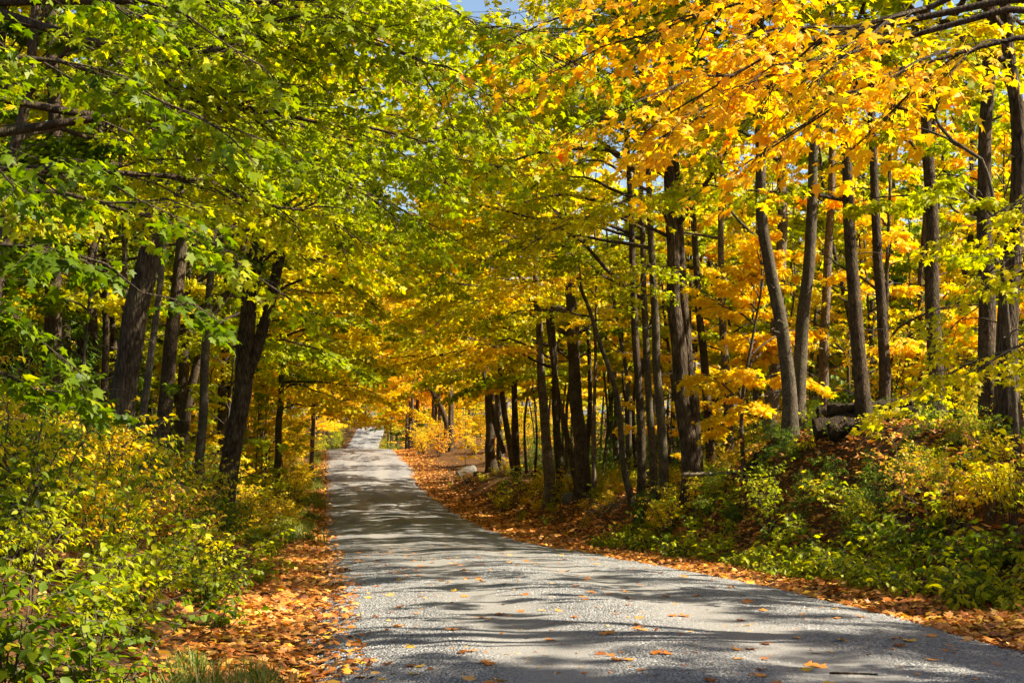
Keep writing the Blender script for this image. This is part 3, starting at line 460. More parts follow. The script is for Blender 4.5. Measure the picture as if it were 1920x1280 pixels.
def foliate(wood, crown, P, rng, lod, leaf, sub_len, gap, tw_n, lf_n, rbase, t0=0.22, twigs=True, droop=0.22):
    """Side branches in a flattish spray along the limb P, twigs on them, leaves on the twigs."""
    L = np.linalg.norm(np.diff(P, axis=0), axis=1).sum()
    n = max(3, int(L * (1 - t0) / gap))
    t = np.sort(t0 + (1 - t0) * (np.arange(n) + rng.random(n)) / n); t[-1] = 1.0
    b, d = at_path(P, t)
    sgn = np.where(np.arange(n) % 2 == 0, 1.0, -1.0)
    ang = sgn * rng.uniform(0.55, 1.15, n); ang[-1] = rng.normal(0, 0.2)
    dd = rot_z(d, ang); dd[:, 2] = dd[:, 2] * 0.5 + rng.normal(0.02, 0.14, n); dd = unit(dd)
    ln = sub_len * (1.05 - 0.6 * t) * rng.uniform(0.6, 1.2, n)
    k = 4; s = np.linspace(0, 1, k)
    S = b[:, None, :] + dd[:, None, :] * (ln[:, None] * s)[..., None]
    S[:, :, 2] -= droop * ln[:, None] * s ** 2
    S += rng.normal(0, 0.03, S.shape) * (s[None, :, None] * ln[:, None, None])
    if wood is not None:
        tubes(wood, S, 0.004 + 0.0075 * ln[:, None] * (1 - 0.8 * s), 3)
    # twigs
    m = tw_n; tt = 0.12 + 0.88 * (np.arange(m)[None] + rng.random((n, m))) / m
    f = np.clip(tt, 0, 0.999) * (k - 1); i = f.astype(int); w = (f - i)[..., None]
    ar = np.arange(n)[:, None]
    tb = S[ar, i] * (1 - w) + S[ar, i + 1] * w; td = unit(S[ar, i + 1] - S[ar, i])
    a2 = np.where((np.arange(m)[None] + np.arange(n)[:, None]) % 2 == 0, 1, -1) * rng.uniform(0.4, 1.2, (n, m))
    td = rot_z(td, a2); td[..., 2] += rng.normal(-0.05, 0.18, (n, m)); td = unit(td)
    tl = (0.12 + 0.30 * rng.random((n, m))) * np.clip(sub_len, 0.7, 2.2) * (1.1 - 0.5 * tt)
    te = tb + td * tl[..., None]; te[..., 2] -= 0.1 * tl
    if wood is not None and twigs:
        tubes(wood, np.stack([tb, te], -2).reshape(-1, 2, 3), np.tile([0.004, 0.002], (n * m, 1)), 3)
    # leaves
    q = lf_n; lt = 0.15 + 0.95 * rng.random((n, m, q)) ** 0.75
    lp = tb[:, :, None] + (te - tb)[:, :, None] * lt[..., None]
    lp = lp + rng.normal(0, 1, lp.shape) * np.array([1, 1, 0.55]) * leaf * 0.42
    lp[..., 2] -= leaf * 0.3
    yaw = np.arctan2(td[..., 1], td[..., 0])[..., None] + rng.normal(0, 0.8, (n, m, q))
    pitch = rng.normal(0.50, 0.38, (n, m, q)); roll = rng.normal(0, 0.45, (n, m, q))
    r = rbase + rng.normal(0, 0.09, (n, 1, 1)) + rng.normal(0, 0.05, (n, m, 1)) + rng.normal(0, 0.15, (n, m, q))
    size = leaf * rng.uniform(0.62, 1.18, (n, m, q))
    add_leaves(crown, lp.reshape(-1, 3), yaw.ravel(), pitch.ravel(), roll.ravel(), size.ravel(), np.clip(r, 0.0, 1.0).ravel(), lod)

LODP = {  # leaf shape, leaf size, side branch gap, twigs, leaves a twig
 0: ('mid', 0.098, 0.165, 9, 8),
 1: ('lite', 0.126, 0.27, 9, 8),
 2: ('kite', 0.175, 0.34, 8, 10),
 3: ('kite', 0.34, 1.1, 4, 5),
}

def build_wood_and_crown(stems, radii, H, base, rng, lod, cb, nl, ll, az_mean=None, az_sd=1.2, explicit=(), top_lod=None, zsplit=1e9, rmean=0.45, dens=1.0, sides=12, explicit_lod=None, explicit_t0=0.3):
    wood, crown = Geo(), Geo()
    paths = []
    for si, st in enumerate(stems):
        st = np.asarray(st, float)
        if si == 0:
            bz = base[2]
            low = st[0].copy(); low[2] = bz - 0.25
            if st[0][2] > bz + 0.3: st = np.vstack([low, st])
            else: st = np.vstack([low, st[st[:, 2] > bz + 0.25]])
        d = unit(st[-1] - st[-2]); top = base[2] + H * (1.0 if si == 0 else 0.93)
        if st[-1][2] < top - 0.5:
            d = unit(d * np.array([0.6, 0.6, 1]) + np.array([0, 0, 0.25])); k = (top - st[-1][2]) / max(d[2], 0.3)
            st = np.vstack([st, st[-1] + d * k * 0.5 + rng.normal(0, 0.12, 3), st[-1] + d * k])
        L = np.linalg.norm(np.diff(st, axis=0), axis=1).sum(); n = max(14, int(L / 0.22))
        P = curve_pts(st, n); paths.append(P)
        h = P[:, 2] - base[2]; r0 = radii[si] * 0.86
        rad = r0 * np.clip(1 - 0.85 * (np.clip(h, 0, H) / H) ** 1.1, 0.10, 1) + 0.006
        P[:, 0] += 0.25 * r0 * vnoise(h * 0.9, h * 0 + si, int(rng.integers(99))); P[:, 1] += 0.25 * r0 * vnoise(h * 0.9, h * 0 + 7 + si, int(rng.integers(99)))
        a = np.arange(sides) * 2 * math.pi / sides
        hh = np.clip(h, 0, None)[:, None]
        sd = int(rng.integers(999))
        lump = 1 + 0.05 * vnoise(np.cos(a)[None] * 1.6 + hh * 1.1, np.sin(a)[None] * 1.6 + hh * 0.25, sd)
        if si == 0:
            fl = np.exp(-hh / (1.6 * r0 + 0.12))
            lump = lump + fl * (0.42 + 0.22 * np.cos(a * 3 + sd)[None] + 0.15 * np.cos(a * 5 + 2 * sd)[None])
        tubes(wood, P, rad[None], sides, lump=lump[None])
    shape, leaf, gap, twn, lfn = LODP[lod]
    def limb_do(P, Ln, rl, lo, tz=0.22):
        sh, lf, gp, tn, ln_ = LODP[lo]
        k = len(P); tubes(wood, P, np.linspace(rl, 0.006, k)[None], 6 if lo < 2 else 4)
        foliate(wood if lo < 2 else (wood if lo == 2 else None), crown, P, rng, sh, lf, np.clip(0.36 * Ln, 0.6, 2.0), gp / dens, tn, ln_, rmean + rng.normal(0, 0.12), t0=tz, twigs=lo < 1)
    for E in explicit:
        E = np.asarray(E, float); Q = curve_pts(E, 12); Ln = np.linalg.norm(np.diff(Q, axis=0), axis=1).sum()
        Q = Q + rng.normal(0, 0.02, Q.shape)
        limb_do(Q, Ln, 0.012 + 0.008 * Ln, lod if explicit_lod is None else explicit_lod, explicit_t0)
    for i in range(nl):
        P = paths[i % len(paths)]
        u = (i + rng.random()) / nl; h = cb + (H * 0.96 - cb) * u ** 1.15
        j = int(np.argmin(np.abs(P[:, 2] - base[2] - h))); s = P[j]
        az = rng.uniform(0, 2 * math.pi) if az_mean is None or rng.random() < 0.25 else rng.normal(az_mean, az_sd)
        e = math.radians(rng.uniform(8, 34) + 38 * u ** 1.5)
        Ln = ll * (1.0 - 0.62 * u ** 1.6) * rng.uniform(0.7, 1.15)
        t = np.linspace(0, 1, 8)
        hd = np.array([math.cos(az), math.sin(az)])
        Q = np.zeros((8, 3)); Q[:, :2] = s[:2] + hd * (Ln * math.cos(e) * t)[:, None]
        Q[:, 2] = s[2] + Ln * (math.sin(e) * 1.25 * t - (0.10 + 0.30 * (1 - u)) * t ** 2)
        w = np.cumsum(rng.normal(0, 0.035, (8, 3)), axis=0) * Ln * 0.5; w -= w[0]; Q += w
        lo = lod
        if s[2] > zsplit and top_lod is not None: lo = top_lod
        limb_do(Q, Ln, (0.010 + 0.0085 * Ln), lo)
    for _ in range(5 if sides > 8 else 2):              # dead stubs
        P = paths[int(rng.integers(len(paths)))]; j = int(rng.uniform(0.08, 0.45) * len(P)); a = rng.uniform(0, 6.283); Ls = rng.uniform(0.25, 0.9); t = np.linspace(0, 1, 5)
        Q = P[j] + np.stack([np.cos(a) * Ls * t, np.sin(a) * Ls * t, Ls * (0.35 * t - 0.25 * t * t)], -1) + rng.normal(0, 0.02, (5, 3)); Q[0] = P[j]
        tubes(wood, Q, np.linspace(0.016, 0.005, 5), 5)
    for P in paths:                                   # leafy leader
        k = int(len(P) * 0.72)
        foliate(None, crown, P[k:], rng, LODP[max(lod, 2) if top_lod is None else top_lod][0], LODP[max(lod, 2) if top_lod is None else top_lod][1], 1.5, 0.4, 5, 4, rmean, t0=0.0, twigs=False)
    return wood, crown

NTRI = [0]
def make_tree(name, label, group, stems, radii, H, pal, bark, base, rng, **k):
    w, c = build_wood_and_crown(stems, radii, H, base, rng, **k)
    e = empty(name, base); tag(e, label, 'tree', group)
    obj('trunk', w.mesh('trunk', [BARK[bark]], base, smooth=True, attr=False), e)
    obj('crown', c.mesh('crown', [LEAF[pal]], base), e)
    return e

# ------------------------------------------------------------------ the trees one can pick out
for ti, T in enumerate(TREES):
    rng = np.random.default_rng(100 + ti)
    s0 = np.array(T['stems'][0][0]); base = (s0[0], s0[1], gz(s0[0], s0[1]))
    D = T['D']; lod = 1 if D < 47 else 2
    zs = 1.75 + 780 / 2667 * D + 1.5
    az = 0.0 if T['side'] < 0 else math.pi
    Ht = min(T['H'], zs - base[2] + 1.5, 13.5 if D > 44 else 99) if T['side'] > 0 else T['H']
    make_tree('maple_tree', T['label'], 'roadside trees', T['stems'], T['r'], Ht, T['pal'], T['bark'], base, rng,
              lod=lod, cb=T['cb'] + (1.3 if T['side'] < 0 and D < 36 else 0), nl=int(T['nl'] * ((0.7 if 30 < D < 56 else 1.2) if T['side'] > 0 else (1.3 if D > 31 else 1.0))), ll=T['ll'] * 1.22, az_mean=az + (0.15 if T['side'] > 0 else -0.15), az_sd=0.85, explicit=T.get('limbs', ()),
              top_lod=3, zsplit=zs, sides=18 if D < 36 else 12)

# trees standing just outside the frame whose limbs hang into it
def edge_tree(xy, H, r, pal, bark, key, label, nl, cb, az, rmean=0.45, lod0=0, dens=1.0, t0=0.3):
    rng = np.random.default_rng(abs(hash_int(key))); b = (xy[0], xy[1], gz(*xy))
    st = [[(xy[0], xy[1], b[2]), (xy[0] + 0.05, xy[1], b[2] + 3), (xy[0] - 0.1, xy[1] + 0.1, b[2] + 7)]]
    lim = []
    for l in LIMBS[key]:
        p = np.array(l); z0 = max(b[2] + 1.6, p[0, 2] - 0.4); lim.append(np.vstack([[xy[0], xy[1], z0], p[1:]]))
    make_tree('maple_tree', label, 'roadside trees', st, [r], H, pal, bark, b, rng, lod=2, cb=cb, nl=nl, ll=4.0, az_mean=az, az_sd=1.0,
              explicit=lim, explicit_lod=lod0, top_lod=3, zsplit=b[2] + 6, rmean=rmean, dens=dens, explicit_t0=t0)
def hash_int(s): return sum(ord(c) * (i + 7) for i, c in enumerate(s))
edge_tree((-4.3, 9.0), 13, 0.20, 'green', 'brown', 'left', 'green maple whose low leafy boughs hang in at the left edge', 5, 6.5, math.pi, 0.48, dens=0.5)
edge_tree((-4.6, 15.5), 15, 0.24, 'lime', 'brown', 'left_tall', 'tall maple reaching yellow-green boughs over the road from the upper left', 5, 7.5, 0.3, 0.34, dens=1.0)
edge_tree((9.6, 9.5), 12, 0.24, 'orange', 'brown', 'right', 'orange maple whose boughs hang over the road from the upper right', 3, 8.5, 0.0, 0.34, dens=0.72, t0=0.72)
edge_tree((10.9, 14.0), 11, 0.14, 'yellow_green', 'grey', 'right_low', 'young yellow maple hanging leaves before the paired trunks at right edge', 3, 5.5, 0.0, 0.45, dens=0.55, t0=0.45)

# ------------------------------------------------------------------ woodland behind: a few models, copied
def proto_tree(seed, H, r, cb, nl, ll, lod, dens=1.0, lean=0.4, top=None):
    rng = np.random.default_rng(seed)
    st = [[(0, 0, 0), (rng.normal(0, lean * 0.3), rng.normal(0, lean * 0.3), H * 0.3), (rng.normal(0, lean), rng.normal(0, lean), H * 0.65)]]
    w, c = build_wood_and_crown(st, [r], H, (0, 0, 0), rng, lod=lod, cb=cb, nl=nl, ll=ll, dens=dens, sides=8, top_lod=top, zsplit=H * 0.8)
    return w.mesh('trunk', [BARK['brown']], smooth=True, attr=False), c.mesh('crown', [LEAF['yellow']])
TALL = [proto_tree(500 + i, 15 + (i % 3), 0.17 + 0.02 * (i % 3), 3.6 + 0.5 * (i % 2), 17, 4.6, 2, 0.9) for i in range(5)]
DENSE_SMALL = proto_tree(555, 4.6, 0.05, 1.1, 18, 1.9, 1, 1.7, 0.2)
SMALL = [proto_tree(540 + i, 5.0 + 0.7 * i, 0.045, 0.9, 13, 2.1, 1, 0.8, 0.25) for i in range(4)]
POLE = [proto_tree(570 + i, 9.5 + i, 0.075 + 0.015 * i, 4.6, 9, 2.6, 2, 0.9, 0.5) for i in range(3)]
def proto_arch(seed, H, r, cb, nl, ll, dens=1.0):
    rng = np.random.default_rng(seed)
    st = [[(0, 0, 0), (0.15, rng.normal(0, 0.1), H * 0.3), (0.5, rng.normal(0, 0.3), H * 0.65)]]
    w, c = build_wood_and_crown(st, [r], H, (0, 0, 0), rng, lod=2, cb=cb, nl=nl, ll=ll, dens=dens, sides=8, az_mean=0.0, az_sd=0.8)
    return w.mesh('trunk', [BARK['brown']], smooth=True, attr=False), c.mesh('crown', [LEAF['yellow']])
ARCH = [proto_arch(560 + i, 15 + i, 0.18, 4.4, 29, 6.4) for i in range(3)]
COLNAME = {'green': 'green', 'lime': 'bright green', 'yellow_green': 'yellow-green', 'yellow': 'yellow', 'gold': 'golden', 'orange': 'orange', 'blush': 'pinkish tan', 'cedar': 'dark green'}
ORDW = ['first', 'second', 'third', 'fourth', 'fifth', 'sixth', 'seventh', 'eighth', 'ninth', 'tenth', 'eleventh', 'twelfth', 'thirteenth', 'fourteenth', 'fifteenth']
def put_tree(P, name, label, group, x, y, rng, pal, bark, s=None, cat='tree', rz=None):
    s = rng.uniform(0.85, 1.15) if s is None else s
    if not label.startswith(tuple(ORDW)) and not any(c in label for c in ('golden', 'orange', 'yellow')): label = COLNAME[pal] + ' ' + label
    e = empty(name, (x, y, gz(x, y) - 0.1), rng.uniform(0, 6.28) if rz is None else rz, s); tag(e, label, cat, group)
    obj('trunk', P[0], e, mat=BARK[bark]); obj('crown', P[1], e, mat=LEAF[pal])
    return e

def scatter_woods():
    rng = np.random.default_rng(77); pts = []
    def ok(x, y, dmin): return all((x - a) ** 2 + (y - b) ** 2 > dmin * dmin for a, b in pts)
    for T in TREES: pts.append(tuple(T['stems'][0][0][:2]))
    def fill(n, xr, yr, dmin, fn, view=True):
        c = 0
        for _ in range(n * 30):
            if c >= n: break
            y = rng.uniform(*yr); x = rng.uniform(*xr)
            x = x + (float(road_l(y)))
            lo, hi = -0.225 * y - 4, 0.52 * y + 4
            if view and not (lo < x < hi): continue
            if not ok(x, y, dmin): continue
            pts.append((x, y)); fn(x, y); c += 1
    pick = lambda opts: opts[rng.integers(len(opts))]
    # trees arching over the road
    k = 0
    for y in (43, 50, 61, 67, 73, 80, 89, 97, 104, 112, 121, 132):
        nth = ORDW[k]
        x = -rng.uniform(3.2, 4.6); pts.append((x, y)); pal = ('yellow_green', 'lime', 'yellow_green', 'yellow', 'lime', 'yellow_green')[k % 6] if y < 85 else ('gold', 'yellow')[k % 2]; k += 1
        put_tree(ARCH[k % 3], 'maple_tree', f'{nth} tall maple arching over the road from the left thicket past the double-trunk tree', 'left arching maples', x, y, rng, pal, 'brown', rng.uniform(1.05, 1.25) if y < 75 else rng.uniform(0.9, 1.05), rz=rng.normal(0, 0.25))
    for n, y in enumerate((57, 64, 69, 84, 106, 116, 124, 134)):
        nth = ORDW[n]
        x = 5.5 + rng.uniform(3.6, 5.0); pts.append((x, y)); pal = ('yellow_green', 'lime', 'yellow')[k % 3] if y < 90 else ('gold', 'orange')[k % 2]; k += 1
        put_tree(ARCH[k % 3], 'maple_tree', f'{nth} autumn maple arching over the road from the right, past the thick rounded trunk', 'right arching maples', x, y, rng, pal, 'brown', rng.uniform(1.0, 1.2), rz=math.pi + rng.normal(0, 0.25))
    # left wood
    fill(44, (-40, -6), (24, 75), 2.6, lambda x, y: put_tree(pick(TALL), 'forest_tree', 'tree deep in the left woods behind the front trunks', 'left woods', x, y, rng, pick(['green', 'lime', 'green', 'yellow_green']), pick(['brown', 'grey', 'brown'])))
    fill(26, (-40, -4.5), (75, 150), 3.5, lambda x, y: put_tree(pick(TALL), 'forest_tree', 'far tree in the left woods near the crest', 'far left woods', x, y, rng, pick(['yellow', 'gold', 'yellow_green', 'gold']), pick(['brown', 'grey'])))
    # right wood
    fill(26, (16, 46), (46, 80), 3.0, lambda x, y: put_tree(pick(TALL), 'forest_tree', 'tree deep in the right woods behind the trunks', 'right woods', x, y, rng, pick(['yellow', 'yellow_green', 'gold', 'lime']), pick(['brown', 'grey', 'brown'])))
    fill(26, (9.0, 60), (80, 165), 3.5, lambda x, y: put_tree(pick(TALL), 'forest_tree', 'far tree beyond the side clearing', 'far right woods', x, y, rng, pick(['yellow', 'gold', 'yellow_green', 'orange']), pick(['brown', 'pale', 'grey'])))
    fill(12, (18, 34), (26, 46), 3.2, lambda x, y: put_tree(pick(TALL), 'forest_tree', 'tree behind the mound and its trunks', 'woods behind the mound', x, y, rng, pick(['yellow', 'yellow_green', 'lime', 'lime']), pick(['brown', 'grey']), 0.8))
    # beside the camera, right of the frame: they throw the shadow streaks on the near road
    for x, y, sc in ((12.5, 4.5, 0.8), (13.0, 0.5, 0.8), (18.5, 5.0, 0.9), (20.0, 12.5, 0.9), (16.5, 8.5, 0.7), (11.2, 7.0, 0.62), (22, 9, 1.0), (11.5, -3.0, 0.7), (17, 1, 0.9)):
        pts.append((x, y)); put_tree(pick(TALL), 'forest_tree', 'tree standing beside the near road, right', 'woods beside the near road', x, y, rng, 'yellow', 'brown', sc)
    fill(34, (-26, -4.2), (22, 60), 1.5, lambda x, y: put_tree(pick(POLE), 'pole_tree', 'leaved thin pole tree in the shaded left woods', 'thin left poles', x, y, rng, pick(['green', 'lime', 'yellow_green']), pick(['brown', 'grey', 'brown']), rng.uniform(0.8, 1.2)))
    fill(34, (9.0, 15), (36, 72), 0.9, lambda x, y: put_tree(pick(POLE), 'pole_tree', 'slender trunk crowded just behind the right row', 'slender trunks behind the right row', x, y, rng, pick(['lime', 'yellow_green', 'yellow']), pick(['brown', 'brown', 'grey']), rng.uniform(0.8, 1.1)))
    fill(46, (9.4, 30), (34, 86), 1.4, lambda x, y: put_tree(pick(POLE), 'pole_tree', 'leaved thin pole tree among the right trunks', 'thin right poles', x, y, rng, pick(['lime', 'yellow_green', 'yellow', 'lime']), pick(['brown', 'grey', 'brown']), rng.uniform(0.8, 1.2)))
    # woods round the far road
    fill(20, (-60, -5), (150, 330), 4, lambda x, y: put_tree(pick(TALL), 'autumn_tree', 'distant tree left of the far rising road', 'distant left trees', x, y, rng, pick(['gold', 'yellow', 'orange']), 'brown', rng.uniform(0.8, 1.0)), view=False)
    fill(24, (10, 60), (150, 330), 4, lambda x, y: put_tree(pick(TALL), 'autumn_tree', 'distant tree right of the far rising road', 'distant right trees', x, y, rng, pick(['gold', 'yellow', 'orange', 'lime']), 'pale', rng.uniform(0.8, 1.0)), view=False)
    fill(22, (-45, -3.5), (302, 345), 3, lambda x, y: put_tree(pick(TALL), 'autumn_tree', 'distant tree left where the far road tops out', 'trees left of the far rise', x, y, rng, pick(['gold', 'yellow', 'orange', 'yellow_green']), 'brown', 1.1), view=False)
    fill(14, (8.5, 40), (296, 345), 3, lambda x, y: put_tree(pick(TALL), 'autumn_tree', 'distant tree right where the far road tops out', 'trees right of the far rise', x, y, rng, pick(['gold', 'lime', 'orange', 'yellow_green']), 'brown', 1.1), view=False)
    fill(16, (-34, -3.6), (112, 150), 3, lambda x, y: put_tree(pick(TALL), 'forest_tree', 'bright tree left, just over the crest', 'trees left over the crest', x, y, rng, pick(['gold', 'yellow', 'gold', 'yellow_green']), 'brown', 1.0), view=False)
    fill(12, (9, 30), (118, 160), 3, lambda x, y: put_tree(pick(TALL), 'forest_tree', 'bright tree right, just over the crest', 'trees right over the crest', x, y, rng, pick(['gold', 'yellow', 'orange', 'yellow_green']), 'pale', 1.0), view=False)
    fill(30, (-60, 60), (350, 390), 3, lambda x, y: put_tree(pick(TALL), 'autumn_tree', 'distant tree closing the view above the far road', 'trees closing the view', x, y, rng, pick(['gold', 'yellow', 'orange', 'yellow_green']), 'brown', 1.9), view=False)
    # young trees under the canopy
    fill(34, (-16, -4), (20, 60), 1.6, lambda x, y: put_tree(pick(SMALL), 'young_tree', 'leafy young tree between the left trunks', 'left understory', x, y, rng, pick(['lime', 'yellow_green', 'green', 'green']), 'grey', rng.uniform(0.5, 0.9)))
    fill(46, (-9, -1.9), (36, 118), 1.3, lambda x, y: put_tree(pick(SMALL), 'young_tree', 'young tree in the bright left verge thicket', 'left verge thicket', x, y, rng, pick(['yellow', 'gold', 'yellow_green', 'yellow', 'lime']), 'grey', rng.uniform(0.55, 0.95)))
    fill(54, (10.2, 30), (26, 66), 1.5, lambda x, y: put_tree(pick(SMALL), 'young_tree', 'leafy young tree between the right trunks', 'right understory', x, y, rng, pick(['lime', 'yellow', 'green', 'yellow_green', 'lime', 'gold']), 'grey', rng.uniform(0.8, 1.25)))
    fill(22, (9.0, 22), (60, 135), 2.2, lambda x, y: put_tree(pick(SMALL), 'young_tree', 'leafy young tree in the far right thicket', 'far right understory', x, y, rng, pick(['yellow', 'gold', 'yellow_green']), 'grey', rng.uniform(0.6, 1.0)))
scatter_woods()
def far_thicket():
    rng = np.random.default_rng(88); pick = lambda o: o[rng.integers(len(o))]
    for k in range(34):
        y = rng.uniform(304, 345); x = rng.uniform(-30, 34)
        if float(road_l(y)) - 2.5 < x < float(road_r(y)) + 2.5 and y < 322: continue
        put_tree(pick(SMALL), 'young_tree', 'young tree where the far road vanishes', 'skyline thicket', x, y, rng, pick(['lime', 'gold', 'orange', 'yellow_green']), 'grey', rng.uniform(1.3, 2.0))
    for k in range(44):
        y = rng.uniform(128, 240); sd = -1 if k % 2 else 1; s = rng.uniform(2.5, 16)
        x = float(road_l(y)) - s if sd < 0 else float(road_r(y)) + s
        put_tree(pick(SMALL), 'young_tree', 'young tree in the dip past the crest, ' + ('left' if sd < 0 else 'right'), 'thicket past the crest ' + ('left' if sd < 0 else 'right'), x, y, rng, pick(['lime', 'green', 'gold', 'yellow_green']), 'grey', rng.uniform(0.8, 1.3))
far_thicket()
def far_row():
    rng = np.random.default_rng(89)
    for k, (x, y) in enumerate(((7.6, 126), (8.4, 131), (7.9, 137), (8.9, 142), (8.2, 148), (9.3, 154), (9.0, 161), (10.2, 168), (9.8, 176))):
        put_tree(TALL[k % 5], 'forest_tree', f'{ORDW[k]} slim pale trunk in the sunlit row right of the far dip', 'pale row right of the far dip', x, y, rng, ('gold', 'yellow', 'orange')[k % 3], 'pale', rng.uniform(0.9, 1.1))
    for k in range(15):
        y = 222 + 5.6 * k; x = float(road_r(y)) + rng.uniform(1.8, 3.6)
        put_tree(TALL[k % 5], 'forest_tree', f'{ORDW[k]} tree shading the far rising road from its right side', 'trees shading the far road', x, y, rng, ('lime', 'gold', 'green')[k % 3], 'brown', rng.uniform(0.9, 1.1))
    for k in range(12):
        y = 205 + 8 * k; x = float(road_l(y)) - rng.uniform(2.6, 5.0)
        put_tree(TALL[k % 5], 'forest_tree', f'{ORDW[k]} tree flanking the far rising road on its left side', 'trees left of the far road', x, y, rng, ('gold', 'orange', 'yellow')[k % 3], 'brown', rng.uniform(0.9, 1.1))
    for k in range(9):
        x = 1.5 + 1.7 * k + rng.normal(0, 0.4); y = 322 + 12 * rng.random()
        put_tree(SMALL[k % 4], 'young_tree', f'{ORDW[k]} low bushy tree straight beyond the top of the far road', 'bushy trees beyond the far road', x, y, rng, ('green', 'lime', 'gold')[k % 3], 'grey', rng.uniform(1.7, 2.3))
far_row()
_x, _y, _z = SPOTS['sapling_or']
put_tree(DENSE_SMALL, 'young_tree', 'sunlit golden sapling glowing beside the pale trunk left of the mound', 'right understory', _x, _y, RNG, 'gold', 'grey', 1.0)

# ------------------------------------------------------------------ shrubs and low plants
def proto_shrub(seed, H, spread, nst, shape, leaf, per, r0=0.45, cluster=3, flat=0.0):
    rng = np.random.default_rng(seed); w, c = Geo(), Geo()
    k = 6; t = np.linspace(0, 1, k)
    az = rng.uniform(0, 6.283, nst); out = spread * rng.uniform(0.25, 1.0, nst); h = H * rng.uniform(0.55, 1.05, nst)
    P = np.zeros((nst, k, 3)); P[..., 0] = np.cos(az)[:, None] * out[:, None] * t ** 1.6; P[..., 1] = np.sin(az)[:, None] * out[:, None] * t ** 1.6
    P[..., 2] = h[:, None] * (t * 1.25 - 0.25 * t ** 2.5) - 0.06
    P[:, 1:] += rng.normal(0, 0.025 * H, (nst, k - 1, 3)); P[..., :2] += rng.normal(0, 0.05, (nst, 1, 2))
    tubes(w, P, (0.0035 + 0.006 * H) * (1 - 0.75 * t)[None] * np.ones((nst, 1)), 4)
    # side twigs with leaves in pairs
    m = per; tt = 0.22 + 0.78 * (np.arange(m)[None] + rng.random((nst, m))) / m
    f = np.clip(tt, 0, 0.999) * (k - 1); i = f.astype(int); wt = (f - i)[..., None]; ar = np.arange(nst)[:, None]
    b = P[ar, i] * (1 - wt) + P[ar, i + 1] * wt
    a = rng.uniform(0, 6.283, (nst, m)); ln = H * rng.uniform(0.10, 0.30, (nst, m)) + leaf * 0.6
    e = b + np.stack([np.cos(a) * ln, np.sin(a) * ln, ln * rng.uniform(-0.1, 0.5, (nst, m))], -1)
    tubes(w, np.stack([b, e], -2).reshape(-1, 2, 3), np.tile([0.0035, 0.0018], (nst * m, 1)), 3)
    q = cluster; lt = (np.arange(q) + 0.6) / q
    lp = b[:, :, None] + (e - b)[:, :, None] * lt[None, None, :, None]
    pr = []
    for sgn in (1, -1):
        yaw = a[..., None] + sgn * rng.uniform(0.5, 1.2, (nst, m, q))
        pr.append((lp + rng.normal(0, 0.12 * leaf, lp.shape), yaw))
    tipyaw = a[..., None] + rng.normal(0, 0.3, (nst, m, 1)); pr.append((e[:, :, None], tipyaw))
    rr = r0 + rng.normal(0, 0.12, (nst, 1, 1))
    for p, yaw in pr:
        n = yaw.size
        add_leaves(c, p.reshape(-1, 3), yaw.ravel(), rng.normal(0.38, 0.35, n), rng.normal(0, 0.4, n), leaf * rng.uniform(0.6, 1.2, n), np.clip((rr + rng.normal(0, 0.16, yaw.shape)), 0, 1).ravel(), shape)
    return w.mesh('stem', [BARK['grey']], smooth=True, attr=False), c.mesh('foliage', [LEAF['lime']])

def proto_fan(seed, H, spread, nf):
    """Feathery young cedar: flat drooping sprays of scale leaves."""
    rng = np.random.default_rng(seed); w, c = Geo(), Geo()
    k = 6; t = np.linspace(0, 1, k)
    tubes(w, np.stack([0 * t, 0 * t, H * t - 0.05], -1)[None], (0.012 * (1 - 0.8 * t))[None], 5)
    for i in range(nf):
        u = (i + rng.random()) / nf; z = H * (0.08 + 0.9 * u); L = spread * (1.05 - 0.8 * u) * rng.uniform(0.6, 1.1); az = rng.uniform(0, 6.28)
        Q = np.stack([math.cos(az) * L * t, math.sin(az) * L * t, z + L * (0.35 * t - 0.45 * t * t)], -1)
        foliate(None, c, Q, rng, 'sliver', 0.085, 0.35 * L + 0.1, 0.07, 4, 4, 0.4 + rng.normal(0, 0.1), t0=0.1, twigs=False, droop=0.3)
        tubes(w, Q[None], (0.005 * (1 - 0.8 * t))[None], 3)
    return w.mesh('stem', [BARK['brown']], smooth=True, attr=False), c.mesh('foliage', [LEAF['cedar']])

BUSH = [proto_shrub(600 + i, 1.15 + 0.15 * i, 0.75, 9, 'oval', 0.072, 11, cluster=3) for i in range(4)]
BIGLEAF = [proto_shrub(620 + i, 0.95, 0.6, 9, 'oval', 0.095, 9, cluster=2, r0=0.34) for i in range(2)]
LOWPLANT = [proto_shrub(640 + i, 0.34 + 0.06 * i, 0.42, 9, 'oval', 0.085, 5, cluster=1) for i in range(3)]
MAPLING = [proto_shrub(660 + i, 1.3, 0.7, 5, 'mid', 0.12, 6, cluster=2) for i in range(2)]
FINE = [proto_shrub(680 + i, 0.7, 0.55, 12, 'kite', 0.055, 9, cluster=3) for i in range(3)]
CEDAR = [proto_fan(690 + i, 1.2 + 0.5 * i, 0.75, 20) for i in range(2)]

SHRUBS = []
def put_shrub(P, name, kind, x, y, rng, pal, s, side, near=True):
    e = empty(name, (x, y, gz(x, y) - 0.02), rng.uniform(0, 6.28), s)
    e.rotation_euler = (rng.normal(0, 0.08), rng.normal(0, 0.08), rng.uniform(0, 6.28))
    obj('stem', P[0], e); obj('foliage', P[1], e, mat=LEAF[pal])
    SHRUBS.append((e, name, kind, x, y, pal, side)); return e

